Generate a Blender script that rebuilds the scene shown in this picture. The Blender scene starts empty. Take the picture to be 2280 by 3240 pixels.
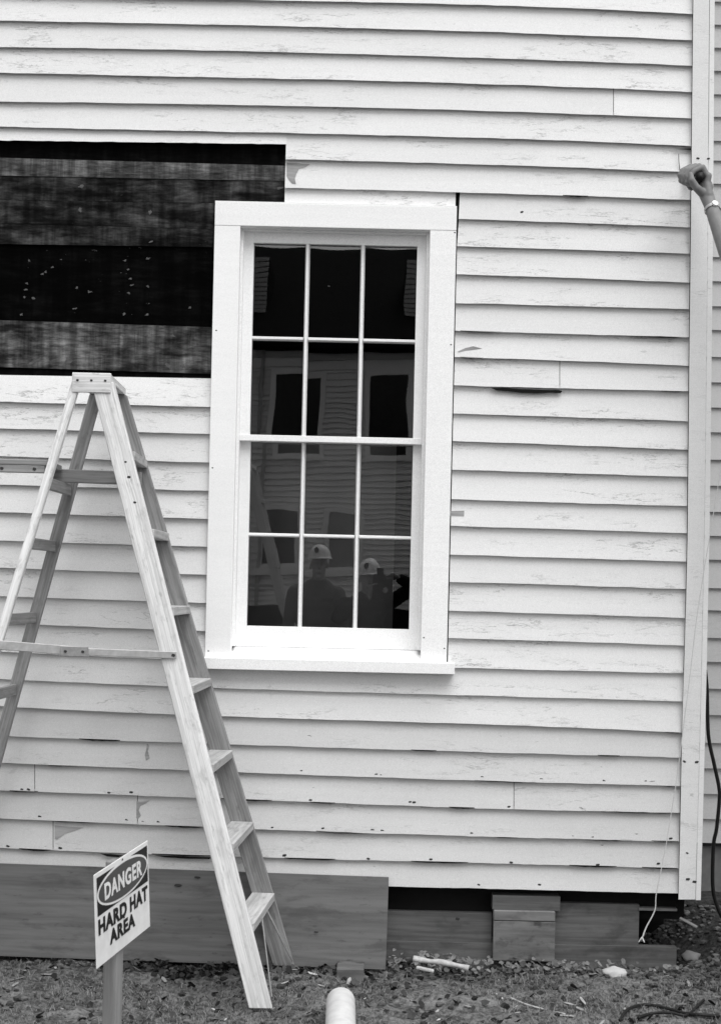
import bpy, bmesh, math, random
import numpy as np
from mathutils import Vector, Matrix, noise as mnoise
random.seed(7); rng = np.random.default_rng(7)
S = bpy.context.scene
COL = S.collection

# ------------------------------------------------------------------ camera, sky, sun, exposure
W, H = 2280.0, 3240.0            # measuring grid used for taking dimensions off the picture
D = 6.0                          # camera distance from the wall
F = 4320.0                       # focal length in grid units
U0, V0 = 1221.0, 1864.0          # where the camera axis meets the wall
ROLL = 0.0225
CZ = 1.64
cam = bpy.data.cameras.new('camera')
co = bpy.data.objects.new('camera', cam); COL.objects.link(co)
co.location = (0, -D, CZ); co.rotation_euler = (math.pi/2, -ROLL, 0)
cam.sensor_fit = 'HORIZONTAL'; cam.sensor_width = 36
cam.lens = 36*F/W
cam.shift_x = -(U0-W/2)/W; cam.shift_y = (V0-H/2)/W
cam.clip_start = 0.02; cam.clip_end = 1000
cam.dof.use_dof = True; cam.dof.focus_distance = D; cam.dof.aperture_fstop = 13
S.camera = co

SUN_EL, SUN_AZ = math.radians(64), math.radians(25)   # azimuth measured from the wall normal towards +X
world = bpy.data.worlds.new('World'); S.world = world; world.use_nodes = True
nt = world.node_tree; nt.nodes.clear()
sky = nt.nodes.new('ShaderNodeTexSky'); sky.sky_type = 'NISHITA'; sky.sun_disc = False
sky.sun_elevation = SUN_EL; sky.sun_rotation = math.pi - SUN_AZ
sky.air_density = 1.0; sky.dust_density = 1.0; sky.ozone_density = 1.0
bw = nt.nodes.new('ShaderNodeRGBToBW'); bg = nt.nodes.new('ShaderNodeBackground')
wo = nt.nodes.new('ShaderNodeOutputWorld')
nt.links.new(sky.outputs[0], bw.inputs[0]); nt.links.new(bw.outputs[0], bg.inputs[0])
nt.links.new(bg.outputs[0], wo.inputs[0]); bg.inputs[1].default_value = 0.15
sl = bpy.data.lights.new('sun', 'SUN'); sl.energy = 1.5; sl.angle = math.radians(52); sl.color = (1, 1, 1)
so = bpy.data.objects.new('sun', sl); COL.objects.link(so)
sdir = Vector((math.sin(SUN_AZ)*math.cos(SUN_EL), -math.cos(SUN_AZ)*math.cos(SUN_EL), math.sin(SUN_EL)))
so.rotation_euler = sdir.to_track_quat('Z', 'Y').to_euler(); so.location = (3, -10, 12)
vs = S.view_settings
vs.view_transform = 'Standard'; vs.look = 'None'; vs.gamma = 1.0; vs.use_curve_mapping = False
vs.exposure = 0.98
S.cycles.use_denoising = True
S.cycles.max_bounces = 6; S.cycles.transparent_max_bounces = 12
S.cycles.caustics_reflective = False; S.cycles.caustics_refractive = False

# ------------------------------------------------------------------ measuring helpers
CR, SR = math.cos(ROLL), math.sin(ROLL)
def P(u, v, d):
    "point at distance d in front of the wall seen at grid position u, v"
    s = F/(D-d); du = u-U0; dv = v-V0
    a = du*CR + dv*SR; b = -du*SR + dv*CR
    return Vector((a/s, -d, CZ - b/s))
def Rf(u, v, p):
    "point at distance p in front of the wall whose mirror image in the glass is at u, v"
    s = F/(D+p); du = u-U0; dv = v-V0
    a = du*CR + dv*SR; b = -du*SR + dv*CR
    return Vector((a/s, -p, CZ - b/s))
def WP(x, z, d):
    "wall-plane measure (x, z) carried to depth d"
    k = (D-d)/D
    return (x*k, -d, CZ + (z-CZ)*k)

# ------------------------------------------------------------------ materials
def newmat(name):
    m = bpy.data.materials.new(name); m.use_nodes = True
    b = m.node_tree.nodes['Principled BSDF']; b.inputs['Specular IOR Level'].default_value = 0.2
    return m, m.node_tree, b
def N(nt, t, **kw):
    n = nt.nodes.new(t)
    for k, v in kw.items(): setattr(n, k, v)
    return n
def mathn(nt, op, a, b=None, c=None, clamp=False):
    n = nt.nodes.new('ShaderNodeMath'); n.operation = op; n.use_clamp = clamp
    for i, x in enumerate((a, b, c)):
        if x is None: continue
        if isinstance(x, (int, float)): n.inputs[i].default_value = x
        else: nt.links.new(x, n.inputs[i])
    return n.outputs[0]
def smooth(nt, x, lo, hi):
    n = nt.nodes.new('ShaderNodeMapRange'); n.interpolation_type = 'SMOOTHSTEP'
    nt.links.new(x, n.inputs[0]); n.inputs[1].default_value = lo; n.inputs[2].default_value = hi
    return n.outputs[0]
def mixf(nt, f, a, b):
    n = nt.nodes.new('ShaderNodeMix'); n.data_type = 'FLOAT'
    for i, x in zip((0, 2, 3), (f, a, b)):
        if isinstance(x, (int, float)): n.inputs[i].default_value = x
        else: nt.links.new(x, n.inputs[i])
    return n.outputs[0]
JIT = [False]
def coords(nt, scale, kind='Object', warp=0.0, loc=(0, 0, 0)):
    t = nt.nodes.new('ShaderNodeTexCoord')
    mp = nt.nodes.new('ShaderNodeMapping'); mp.inputs['Scale'].default_value = scale; mp.inputs['Location'].default_value = loc
    out = t.outputs[kind]
    if JIT[0]:        # every board gets its own stretch of grain
        r = rnd(nt); cx = nt.nodes.new('ShaderNodeCombineXYZ')
        for i, k in enumerate((17.3, 5.1, 29.7)): nt.links.new(mathn(nt, 'MULTIPLY', r, k), cx.inputs[i])
        ad = nt.nodes.new('ShaderNodeVectorMath'); ad.operation = 'ADD'
        nt.links.new(out, ad.inputs[0]); nt.links.new(cx.outputs[0], ad.inputs[1]); out = ad.outputs[0]
    if warp:
        nz = nt.nodes.new('ShaderNodeTexNoise'); nz.inputs['Scale'].default_value = 7; nz.inputs['Detail'].default_value = 4
        nt.links.new(out, nz.inputs['Vector'])
        vm = nt.nodes.new('ShaderNodeVectorMath'); vm.operation = 'SCALE'; vm.inputs[3].default_value = warp
        nt.links.new(nz.outputs['Color'], vm.inputs[0])
        va = nt.nodes.new('ShaderNodeVectorMath'); va.operation = 'ADD'
        nt.links.new(out, va.inputs[0]); nt.links.new(vm.outputs[0], va.inputs[1]); out = va.outputs[0]
    nt.links.new(out, mp.inputs[0])
    return mp.outputs[0]
def noise(nt, scale, detail=4, rough=0.55, kind='Object', warp=0.0, loc=(0, 0, 0)):
    n = nt.nodes.new('ShaderNodeTexNoise'); n.inputs['Scale'].default_value = 1
    n.inputs['Detail'].default_value = detail; n.inputs['Roughness'].default_value = rough
    nt.links.new(coords(nt, scale, kind, warp, loc), n.inputs['Vector'])
    return n.outputs[0]
def setcol(nt, bsdf, val):
    c = nt.nodes.new('ShaderNodeCombineColor')
    for i in range(3): nt.links.new(val, c.inputs[i])
    nt.links.new(c.outputs[0], bsdf.inputs['Base Color'])
def bump(nt, bsdf, h, strength, dist):
    b = nt.nodes.new('ShaderNodeBump'); b.inputs['Strength'].default_value = strength; b.inputs['Distance'].default_value = dist
    nt.links.new(h, b.inputs['Height']); nt.links.new(b.outputs[0], bsdf.inputs['Normal'])
def rnd(nt):
    return nt.nodes.new('ShaderNodeObjectInfo').outputs['Random']

def m_simple(name, val, rough=0.7, var=0.12, sc=25, metallic=0.0, bmp=0.0):
    m, nt, b = newmat(name)
    n = noise(nt, (sc, sc, sc), 5)
    v = mixf(nt, n, val*(1-var*1.6), val*(1+var*1.6))
    setcol(nt, b, v); b.inputs['Roughness'].default_value = rough; b.inputs['Metallic'].default_value = metallic
    if val < 0.07 and rough > 0.6: b.inputs['Specular IOR Level'].default_value = 0.04
    if bmp: bump(nt, b, n, 0.5, bmp)
    return m
def m_wood(name, lo, hi, grain=(3, 70, 70), rough=0.75, stain=0.0, stainval=0.1, sscale=(5, 9, 9), bmp=0.0015, bruise=0.0):
    "weathered wood with the grain along the board's own x axis"
    m, nt, b = newmat(name)
    g = noise(nt, grain, 6, 0.6, warp=0.01)
    g2 = noise(nt, (grain[0]*0.4, grain[1]*0.25, grain[2]*0.25), 4)
    gg = smooth(nt, mathn(nt, 'ADD', mathn(nt, 'MULTIPLY', g, 0.6), mathn(nt, 'MULTIPLY', g2, 0.4)), 0.32, 0.68)
    v = mixf(nt, gg, lo, hi)
    r = mathn(nt, 'MULTIPLY_ADD', rnd(nt), 0.16, 0.92)
    v = mathn(nt, 'MULTIPLY', v, r)
    if stain:
        s = noise(nt, sscale, 7, 0.65, warp=0.05, loc=(3, 1, 7))
        sm = smooth(nt, s, 0.5, 0.68)
        v = mixf(nt, mathn(nt, 'MULTIPLY', sm, stain), v, stainval)
    if bruise:
        s = noise(nt, (14, 40, 40), 5, 0.6, loc=(9, 4, 1))
        v = mixf(nt, mathn(nt, 'MULTIPLY', smooth(nt, s, 0.6, 0.72), bruise), v, lo*0.45)
    setcol(nt, b, v); b.inputs['Roughness'].default_value = rough
    bump(nt, b, g, 0.6, bmp)
    return m
def m_paint(name, base, crack=0.7, crackval=0.33, dirt=0.06, rough=0.55, chips=0.0):
    "old paint: faint mottling, fine cracks that run with the grain, a few chips"
    m, nt, b = newmat(name)
    big = noise(nt, (1.6, 1.6, 3.0), 4)
    fine = noise(nt, (90, 90, 90), 3, 0.7)
    v = mathn(nt, 'MULTIPLY_ADD', big, dirt*2.2, 1-dirt*1.1)
    v = mathn(nt, 'MULTIPLY', v, mathn(nt, 'MULTIPLY_ADD', fine, 0.14, 0.93))
    v = mathn(nt, 'MULTIPLY', v, mathn(nt, 'MULTIPLY_ADD', rnd(nt), 0.07, 0.965))
    speck = noise(nt, (330, 330, 330), 1, 0.5)
    v = mathn(nt, 'MULTIPLY', v, mathn(nt, 'MULTIPLY_ADD', speck, 0.44, 0.78))
    streak = noise(nt, (1.2, 1, 38), 4, 0.6, warp=0.02)
    v = mathn(nt, 'MULTIPLY', v, mathn(nt, 'MULTIPLY_ADD', streak, 0.10, 0.95))
    v = mathn(nt, 'MULTIPLY', v, base)
    cn = noise(nt, (1.7, 1, 13), 6, 0.62, warp=0.03, loc=(2, 0, 4))
    line = mathn(nt, 'SUBTRACT', 1.0, smooth(nt, mathn(nt, 'ABSOLUTE', mathn(nt, 'SUBTRACT', cn, 0.5)), 0.0015, 0.009))
    cn2 = noise(nt, (2.6, 1, 22), 6, 0.6, warp=0.04, loc=(7, 0, 1))
    line2 = mathn(nt, 'SUBTRACT', 1.0, smooth(nt, mathn(nt, 'ABSOLUTE', mathn(nt, 'SUBTRACT', cn2, 0.47)), 0.0012, 0.0075))
    line = mathn(nt, 'MAXIMUM', line, line2)
    mask = smooth(nt, noise(nt, (1.3, 2, 7), 4, 0.6, loc=(5, 2, 3)), 0.43, 0.62)
    brk = smooth(nt, noise(nt, (7, 10, 26), 3), 0.38, 0.56)
    lm = mathn(nt, 'MULTIPLY', mathn(nt, 'MULTIPLY', line, mask), mathn(nt, 'MULTIPLY', brk, crack))
    v = mixf(nt, lm, v, crackval)
    if chips:
        ch = noise(nt, (9, 6, 38), 6, 0.62, warp=0.03, loc=(1, 8, 2))
        cm = mathn(nt, 'MULTIPLY', smooth(nt, ch, 0.70, 0.72), chips)
        v = mixf(nt, cm, v, 0.12); hh = mathn(nt, 'SUBTRACT', 1.0, mathn(nt, 'MAXIMUM', cm, lm))
    else:
        hh = mathn(nt, 'SUBTRACT', 1.0, lm)
    hh = mathn(nt, 'ADD', hh, mathn(nt, 'MULTIPLY', mathn(nt, 'ADD', streak, fine), 0.25))
    setcol(nt, b, v); b.inputs['Roughness'].default_value = rough
    bump(nt, b, hh, 0.35, 0.0016)
    return m
def m_sheath(name, lo, hi, spots=0.0, thr=(0.42, 0.66), spotv=0.45, band=0.0):
    "bare stained sheathing board: mottled, blotchy, with plaster or paint flecks"
    m, nt, b = newmat(name)
    n1 = noise(nt, (4.2, 7, 15), 7, 0.62, warp=0.06)
    g = noise(nt, (4, 60, 60), 5, 0.6)
    f = smooth(nt, mathn(nt, 'ADD', mathn(nt, 'MULTIPLY', n1, 0.88), mathn(nt, 'MULTIPLY', g, 0.12)), thr[0], thr[1])
    v = mixf(nt, f, lo, hi)
    fg = noise(nt, (14, 60, 75), 7, 0.75)
    v = mathn(nt, 'MULTIPLY', v, mathn(nt, 'MULTIPLY_ADD', smooth(nt, fg, 0.3, 0.7), 1.1, 0.45))
    dr = noise(nt, (26, 1, 2.2), 5, 0.6, loc=(1, 0, 2))
    v = mathn(nt, 'MULTIPLY', v, mathn(nt, 'MULTIPLY_ADD', smooth(nt, dr, 0.35, 0.7), 1.0, 0.5))
    sc = noise(nt, (3, 1, 120), 4, 0.7, warp=0.02, loc=(8, 0, 3))
    v = mathn(nt, 'ADD', v, mathn(nt, 'MULTIPLY', smooth(nt, sc, 0.66, 0.74), hi*0.5))
    if band:
        bd = noise(nt, (7, 1, 1.2), 3, 0.5, loc=(2, 0, 5))
        v = mathn(nt, 'ADD', v, mathn(nt, 'MULTIPLY', mathn(nt, 'MULTIPLY', smooth(nt, bd, 0.56, 0.68), f), band))
    if spots:
        s = noise(nt, (34, 34, 52), 4, 0.6, warp=0.03, loc=(4, 4, 9))
        c = noise(nt, (5.2, 1, 0.8), 2, 0.5, loc=(0.7, 0, 3))
        sm = mathn(nt, 'MULTIPLY', smooth(nt, s, 0.67, 0.73), smooth(nt, c, 0.5, 0.62))
        v = mixf(nt, mathn(nt, 'MULTIPLY', sm, spots), v, spotv)
    setcol(nt, b, v); b.inputs['Roughness'].default_value = 0.85; b.inputs['Specular IOR Level'].default_value = 0.03
    bump(nt, b, n1, 0.4, 0.002)
    return m
def m_glass(name):
    m = bpy.data.materials.new(name); m.use_nodes = True; nt = m.node_tree; nt.nodes.clear()
    out = nt.nodes.new('ShaderNodeOutputMaterial'); mx = nt.nodes.new('ShaderNodeMixShader')
    tr = nt.nodes.new('ShaderNodeBsdfTransparent'); gl = nt.nodes.new('ShaderNodeBsdfGlossy')
    gl.inputs['Roughness'].default_value = 0.0
    fr = nt.nodes.new('ShaderNodeFresnel'); fr.inputs[0].default_value = 1.68
    n = nt.nodes.new('ShaderNodeTexNoise'); n.inputs['Scale'].default_value = 1; n.inputs['Detail'].default_value = 1
    nt.links.new(coords(nt, (3.5, 1, 2.2)), n.inputs['Vector'])
    bp = nt.nodes.new('ShaderNodeBump'); bp.inputs['Strength'].default_value = 1.0; bp.inputs['Distance'].default_value = 0.0008
    nt.links.new(n.outputs[0], bp.inputs['Height']); nt.links.new(bp.outputs[0], gl.inputs['Normal'])
    k = mathn(nt, 'MULTIPLY', fr.outputs[0], 2.4, clamp=True)
    nt.links.new(k, mx.inputs[0]); nt.links.new(tr.outputs[0], mx.inputs[1]); nt.links.new(gl.outputs[0], mx.inputs[2])
    nt.links.new(mx.outputs[0], out.inputs[0])
    return m

M = {}
JIT[0] = True
M['paint'] = m_paint('old_siding_paint', 0.67, 0.9, chips=0.25)
M['paint_low'] = m_paint('worn_shaded_siding_paint', 0.54, 0.85, dirt=0.12, chips=0.8)  # worn paint, base also darkened for the light falling off down the wall
M['corner'] = m_paint('corner_paint', 0.68, 0.5, chips=0.35)
M['wing'] = m_paint('shaded_wing_paint', 0.47, 0.4)  # siding paint toned darker for the shade on the set-back wing
M['trim'] = m_paint('fresh_white_paint', 0.84, 0.0, dirt=0.03, rough=0.45)
JIT[0] = False; M['glass'] = m_glass('window_glass'); JIT[0] = True
M['shA'] = m_sheath('black_sheathing', 0.003, 0.03, thr=(0.6, 0.8))
M['shB'] = m_sheath('grey_sheathing', 0.05, 0.125, thr=(0.35, 0.62))
M['shC'] = m_sheath('mottled_sheathing', 0.006, 0.06, spots=0.4, spotv=0.12, band=0.05, thr=(0.38, 0.72))
M['shD'] = m_sheath('charred_sheathing', 0.0008, 0.003, spots=0.8, spotv=0.2)
M['shE'] = m_sheath('stained_sheathing', 0.014, 0.14, spots=0.4, spotv=0.3, thr=(0.33, 0.70), band=0.06)
M['dark'] = m_simple('dark_void', 0.012, 0.95)
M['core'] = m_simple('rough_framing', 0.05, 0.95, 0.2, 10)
M['bare'] = m_wood('bare_grey_wood', 0.20, 0.34, grain=(8, 90, 90))
M['rust'] = m_simple('rusty_nail', 0.045, 0.9, 0.3, 200)
M['ply'] = m_wood('weathered_plywood', 0.095, 0.155, grain=(2.2, 24, 42), stain=0.65, stainval=0.065, sscale=(3, 9, 12), bruise=0.5)
M['skirt'] = m_wood('grey_skirt_board', 0.07, 0.135, grain=(3, 40, 60), stain=0.5, stainval=0.03)
M['skirt2'] = m_wood('pier_board', 0.09, 0.20, grain=(4, 30, 30), stain=0.8, stainval=0.03, sscale=(8, 8, 12))
M['skirt3'] = m_wood('pale_skirt_wood', 0.11, 0.2, grain=(4, 30, 30), stain=0.6, stainval=0.06)
M['ladder'] = m_wood('ladder_wood_lit', 0.50, 0.84, grain=(2.2, 150, 150), stain=0.4, stainval=0.3, sscale=(12, 45, 45), bruise=0.5)  # ladder wood in a bright tone for its lit near side
M['ladder2'] = m_wood('ladder_wood_shaded', 0.16, 0.33, grain=(2.5, 110, 110), stain=0.4, stainval=0.12, sscale=(8, 25, 25), bruise=0.4)  # same wood in a dark tone, shade painted into far and inner parts
M['ladder3'] = m_wood('ladder_step_wood', 0.30, 0.52, grain=(3.5, 80, 80), stain=0.4, stainval=0.16, sscale=(8, 25, 25))
M['ladderw'] = m_wood('ladder_wood_whitened', 0.62, 0.8)
JIT[0] = False
M['metal'] = m_simple('galvanised_metal', 0.42, 0.5, 0.25, 40, 0.3)
M['hinge'] = m_simple('worn_hinge_plate', 0.26, 0.6, 0.3, 50)
M['steel'] = m_simple('dark_steel', 0.12, 0.45, 0.2, 40, 0.6)
M['black'] = m_simple('black_rubber', 0.012, 0.5)
M['concrete'] = m_simple('concrete', 0.16, 0.9, 0.25, 18, bmp=0.004)
M['pvc'] = m_simple('white_pipe', 0.6, 0.6, 0.16, 22)
M['rope'] = m_simple('pale_rope', 0.55, 0.9, 0.15, 120)
M['post'] = m_wood('sign_post_wood', 0.16, 0.26, grain=(3, 60, 60))
M['signwhite'] = m_simple('sign_white', 0.70, 0.5, 0.13, 22)
M['signblack'] = m_simple('sign_black', 0.012, 0.45)
M['signred'] = m_simple('sign_oval_red_as_grey', 0.07, 0.45, 0.06)
M['skin'] = m_simple('skin', 0.19, 0.55, 0.12, 30, bmp=0.001)
M['skin2'] = m_simple('skin_tan', 0.36, 0.6, 0.12, 30)
M['shirt'] = m_simple('dark_shirt', 0.11, 0.9, 0.25, 12)
M['jacket'] = m_simple('black_jacket', 0.012, 0.9)
M['trousers'] = m_simple('work_trousers', 0.06, 0.9, 0.2, 12)
M['hat'] = m_simple('hard_hat_white', 0.75, 0.35, 0.03)
M['leather'] = m_simple('leather', 0.04, 0.6)
M['hair'] = m_simple('hair', 0.03, 0.8)
M['opp'] = m_simple('opposite_siding', 0.84, 0.8, 0.08, 1.2)
M['opptrim'] = m_simple('opposite_trim', 0.85, 0.7, 0.05)
M['opproof'] = m_simple('dark_roof', 0.008, 0.95, 0.3, 3)
M['oppshingle'] = m_simple('shingle', 0.4, 0.9, 0.35, 6)
M['oppglass'] = m_simple('dark_pane', 0.012, 0.15)
M['oppshade'] = m_simple('drawn_shade', 0.26, 0.8)
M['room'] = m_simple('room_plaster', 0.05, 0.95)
M['panel'] = m_simple('pale_inside_panel', 0.19, 0.9, 0.15, 5)
M['stone'] = m_simple('white_stone', 0.42, 0.85, 0.12, 30, bmp=0.004)
M['whitewood'] = m_simple('painted_scrap', 0.40, 0.9, 0.35, 45, bmp=0.004)

# ground
m, nt_, b = newmat('bare_soil_and_dead_grass')
n1 = noise(nt_, (5, 5, 5), 8, 0.7); n2 = noise(nt_, (55, 55, 55), 6, 0.7); n3 = noise(nt_, (1.1, 1.1, 1.1), 3)
f = smooth(nt_, mathn(nt_, 'ADD', mathn(nt_, 'MULTIPLY', n1, 0.5), mathn(nt_, 'MULTIPLY', n2, 0.5)), 0.38, 0.64)
v = mixf(nt_, f, 0.03, 0.21)
v = mathn(nt_, 'MULTIPLY', v, mathn(nt_, 'MULTIPLY_ADD', n3, 0.5, 0.75))
ge = nt_.nodes.new('ShaderNodeNewGeometry'); sx = nt_.nodes.new('ShaderNodeSeparateXYZ'); nt_.links.new(ge.outputs['Position'], sx.inputs[0])
wet = mathn(nt_, 'MULTIPLY', smooth(nt_, sx.outputs[0], 1.12, 1.3), smooth(nt_, sx.outputs[1], -0.14, 0.02))   # freshly dug dark soil at the corner
v = mathn(nt_, 'MULTIPLY', v, mixf(nt_, wet, 1.0, 0.28))
setcol(nt_, b, v); b.inputs['Roughness'].default_value = 0.95
bump(nt_, b, n2, 0.9, 0.012); M['ground'] = m
def m_rand(name, lo, hi, rough=0.85):
    m, nt, b = newmat(name)
    at = nt.nodes.new('ShaderNodeNewGeometry')
    v = mixf(nt, at.outputs['Random Per Island'], lo, hi)
    setcol(nt, b, v); b.inputs['Roughness'].default_value = rough
    return m
M['grass'] = m_rand('dead_grass_blades', 0.04, 0.24)
M['clods'] = m_rand('soil_clods', 0.015, 0.13)
M['leaf'] = m_rand('weed_leaves', 0.05, 0.2)
M['litter'] = m_rand('paint_flakes', 0.12, 0.45)

V3 = lambda *a: Vector(a)
# ------------------------------------------------------------------ object helpers
ROOTW = {}
def root(name, loc, label, cat, group=None, kind=None):
    o = bpy.data.objects.new(name, None); COL.objects.link(o); o.location = loc; o.empty_display_size = 0.1
    o['label'] = label; o['category'] = cat
    if group: o['group'] = group
    if kind: o['kind'] = kind
    ROOTW[o] = Matrix.Translation(Vector(loc)); return o
def link(o, parent=None, world=None):
    COL.objects.link(o)
    if world is None: world = Matrix.Identity(4)
    ROOTW[o] = world
    o.matrix_basis = world
    if parent is not None:
        o.parent = parent; o.matrix_parent_inverse = ROOTW[parent].inverted()
    return o
def mesh_obj(name, verts, faces, mat, parent=None, world=None, smoothf=False):
    me = bpy.data.meshes.new(name); me.from_pydata([tuple(v) for v in verts], [], faces); me.validate()
    me.materials.append(M[mat] if isinstance(mat, str) else mat)
    if smoothf: me.polygons.foreach_set('use_smooth', [True]*len(me.polygons))
    me.update()
    bmx = bmesh.new(); bmx.from_mesh(me); bmesh.ops.recalc_face_normals(bmx, faces=bmx.faces); bmx.to_mesh(me); bmx.free()
    return link(bpy.data.objects.new(name, me), parent, world)
def tag(o, label, cat, group=None, kind=None):
    o['label'] = label; o['category'] = cat
    if group: o['group'] = group
    if kind: o['kind'] = kind
    return o
def bm_obj(name, bm, mat, parent=None, world=None, smoothf=False):
    me = bpy.data.meshes.new(name); bmesh.ops.recalc_face_normals(bm, faces=bm.faces); bm.to_mesh(me); bm.free()
    me.materials.append(M[mat] if isinstance(mat, str) else mat)
    if smoothf: me.polygons.foreach_set('use_smooth', [True]*len(me.polygons))
    return link(bpy.data.objects.new(name, me), parent, world)
def box_bm(x0, x1, y0, y1, z0, z1, bev=0.0):
    bm = bmesh.new(); bmesh.ops.create_cube(bm, size=1)
    for v in bm.verts:
        v.co = Vector(((x0+x1)/2 + v.co.x*(x1-x0), (y0+y1)/2 + v.co.y*(y1-y0), (z0+z1)/2 + v.co.z*(z1-z0)))
    if bev: bmesh.ops.bevel(bm, geom=bm.edges[:], offset=bev, segments=1, affect='EDGES')
    return bm
def box(name, x0, x1, y0, y1, z0, z1, mat, parent=None, bev=0.0):
    "box whose object sits at its own centre, grain along x"
    c = Vector(((x0+x1)/2, (y0+y1)/2, (z0+z1)/2))
    return bm_obj(name, box_bm(x0-c.x, x1-c.x, y0-c.y, y1-c.y, z0-c.z, z1-c.z, bev), mat, parent, Matrix.Translation(c))
def wbox(name, x0, x1, z0, z1, d0, d1, mat, parent=None, bev=0.0):
    "box given by wall-plane measures of its front face"
    a = WP(x0, z0, d1); c = WP(x1, z1, d1)
    return box(name, a[0], c[0], -d1, -d0, a[2], c[2], mat, parent, bev)
def beam(name, p0, p1, wid, thk, mat, parent=None, up=(0, 1, 0), bev=0.002, ext=0.0, sag=None):
    "board from p0 to p1; thk lies along the direction nearest to up, wid across it"
    p0 = Vector(p0); p1 = Vector(p1); x = (p1-p0); L = x.length; x.normalize()
    y = Vector(up); y = (y - x*y.dot(x)).normalized(); z = x.cross(y)
    mw = Matrix((x, y, z)).transposed().to_4x4(); mw.translation = (p0+p1)/2
    bm = box_bm(-L/2-ext, L/2+ext, -thk/2, thk/2, -wid/2, wid/2, bev)
    return bm_obj(name, bm, mat, parent, mw)
def tube(name, pts, r, mat, parent=None, seg=8, sub=6, taper=None):
    pts = [Vector(p) for p in pts]; path = []
    for i in range(len(pts)-1):
        p0 = pts[max(i-1, 0)]; p1 = pts[i]; p2 = pts[i+1]; p3 = pts[min(i+2, len(pts)-1)]
        for k in range(sub):
            t = k/sub
            path.append(0.5*((2*p1) + (p2-p0)*t + (2*p0-5*p1+4*p2-p3)*t*t + (3*p1-p0-3*p2+p3)*t**3))
    path.append(pts[-1]); vs_, fs = [], []
    prev = Vector((0.3, 0.2, 0.93))
    for i, p in enumerate(path):
        t = (path[min(i+1, len(path)-1)] - path[max(i-1, 0)]).normalized()
        a = (prev - t*prev.dot(t)).normalized(); bb = t.cross(a); prev = a
        rr = r if taper is None else r*taper(i/(len(path)-1))
        for k in range(seg):
            an = 2*math.pi*k/seg; vs_.append(p + (a*math.cos(an)+bb*math.sin(an))*rr)
    n = len(path)
    for i in range(n-1):
        for k in range(seg):
            fs.append((i*seg+k, i*seg+(k+1) % seg, (i+1)*seg+(k+1) % seg, (i+1)*seg+k))
    fs.append(tuple(range(seg))[::-1]); fs.append(tuple((n-1)*seg+k for k in range(seg)))
    return mesh_obj(name, vs_, fs, mat, parent, smoothf=True)
def copy_tree(o, parent=None):
    c = o.copy(); COL.objects.link(c)
    if parent is not None: c.parent = parent; c.matrix_parent_inverse = o.matrix_parent_inverse.copy()
    for ch in list(o.children): copy_tree(ch, c)
    return c

# ------------------------------------------------------------------ ground
def ground_z(x, y):
    d = -y
    z = 0.022*max(0.0, min(1.0, (d-1.2)/5))*7
    if y > -0.3 and x > 1.0:
        k = max(0, min(1, (x-1.18)/0.35))*max(0, min(1, (y+0.16)/0.35)); z += 0.16*k*k*(3-2*k)
    near = math.exp(-((d-0.6)/1.6)**2)
    z += near*(0.030*mnoise.fractal(Vector((x*3.1, y*3.1, 0.3)), 0.9, 2.1, 4) + 0.017*mnoise.noise(Vector((x*17, y*17, 2))) + 0.009*mnoise.noise(Vector((x*41, y*41, 5))))
    return z - 0.012
def axis(fine0, fine1, step, far, grow=1.35):
    a = list(np.arange(fine0, fine1+1e-6, step)); s = step
    while a[-1] < far: s *= grow; a.append(a[-1]+s)
    s = step
    while a[0] > -far: s *= grow; a.insert(0, a[0]-s)
    return a
gx = axis(-2.6, 2.6, 0.022, 180); gy = axis(-1.7, 0.9, 0.02, 180)
vs_ = [(x, y, ground_z(x, y)) for y in gy for x in gx]; nx = len(gx)
fs = [(j*nx+i, j*nx+i+1, (j+1)*nx+i+1, (j+1)*nx+i) for j in range(len(gy)-1) for i in range(nx-1)]
g = mesh_obj('ground', vs_, fs, 'ground', smoothf=True); g['kind'] = 'structure'
g['label'] = 'bare patchy soil and dead grass along the foot of the house'; g['category'] = 'ground'

# ------------------------------------------------------------------ clapboard house
house = root('clapboard_house', (-1.2, 0, 0), 'white clapboard house with a six over six sash window and stripped patch of wall', 'house')
C1530 = [21,105,188,270,355,441,526,616,701,787,876,967,1055,1138,1228,1317,1404,1495,1588,1673,1763,1850,1941,2028.5,2122,2208,2300,2386,2476.5,2564,2653.7,2738,2819]
C2130 = [46,129,210,293.5,377.5,465,547.5,636,722,806,897.5,982,1071,1161,1242.5,1337,1427,1513.5,1606,1692,1782,1869,1960,2047.6,2136,2225,2323,2403,2493,2578,2669,2754.6,2833]
k70 = {1:71,2:154.5,3:236,4:327,5:407,15:1278.5,16:1363,18:1541.6,19:1629,20:1719,21:1805,22:1895,24:2071.6,25:2158,26:2244,27:2337.6,28:2423,29:2510,30:2599,31:2692.5}
k610 = {0:1.4,1:81,2:163,3:247,4:333.7,5:419,15:1292,16:1377,17:1468,18:1556.5,19:1646,20:1734,21:1823,22:1912,23:2002,27:2357,28:2444,29:2530,30:2622,31:2713.6}
k1010 = {0:7.4,1:90.6,2:173,3:257,4:343,5:428.6,6:511,7:601,25:2193.7,26:2279.6,27:2371.6,28:2460.5,29:2546,30:2637,31:2724}
NR = 33
def fill(kd):
    rs = sorted(kd); off = [kd[r]-C1530[r] for r in rs]
    return [C1530[r] + float(np.interp(r, rs, off)) for r in range(NR)]
ROWS = {}
cols = [70, 610, 1010, 1530, 2130]
tab = list(zip(fill(k70), fill(k610), fill(k1010), C1530, C2130))
for r in range(NR): ROWS[r] = np.polyfit(cols, tab[r], 3)
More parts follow.
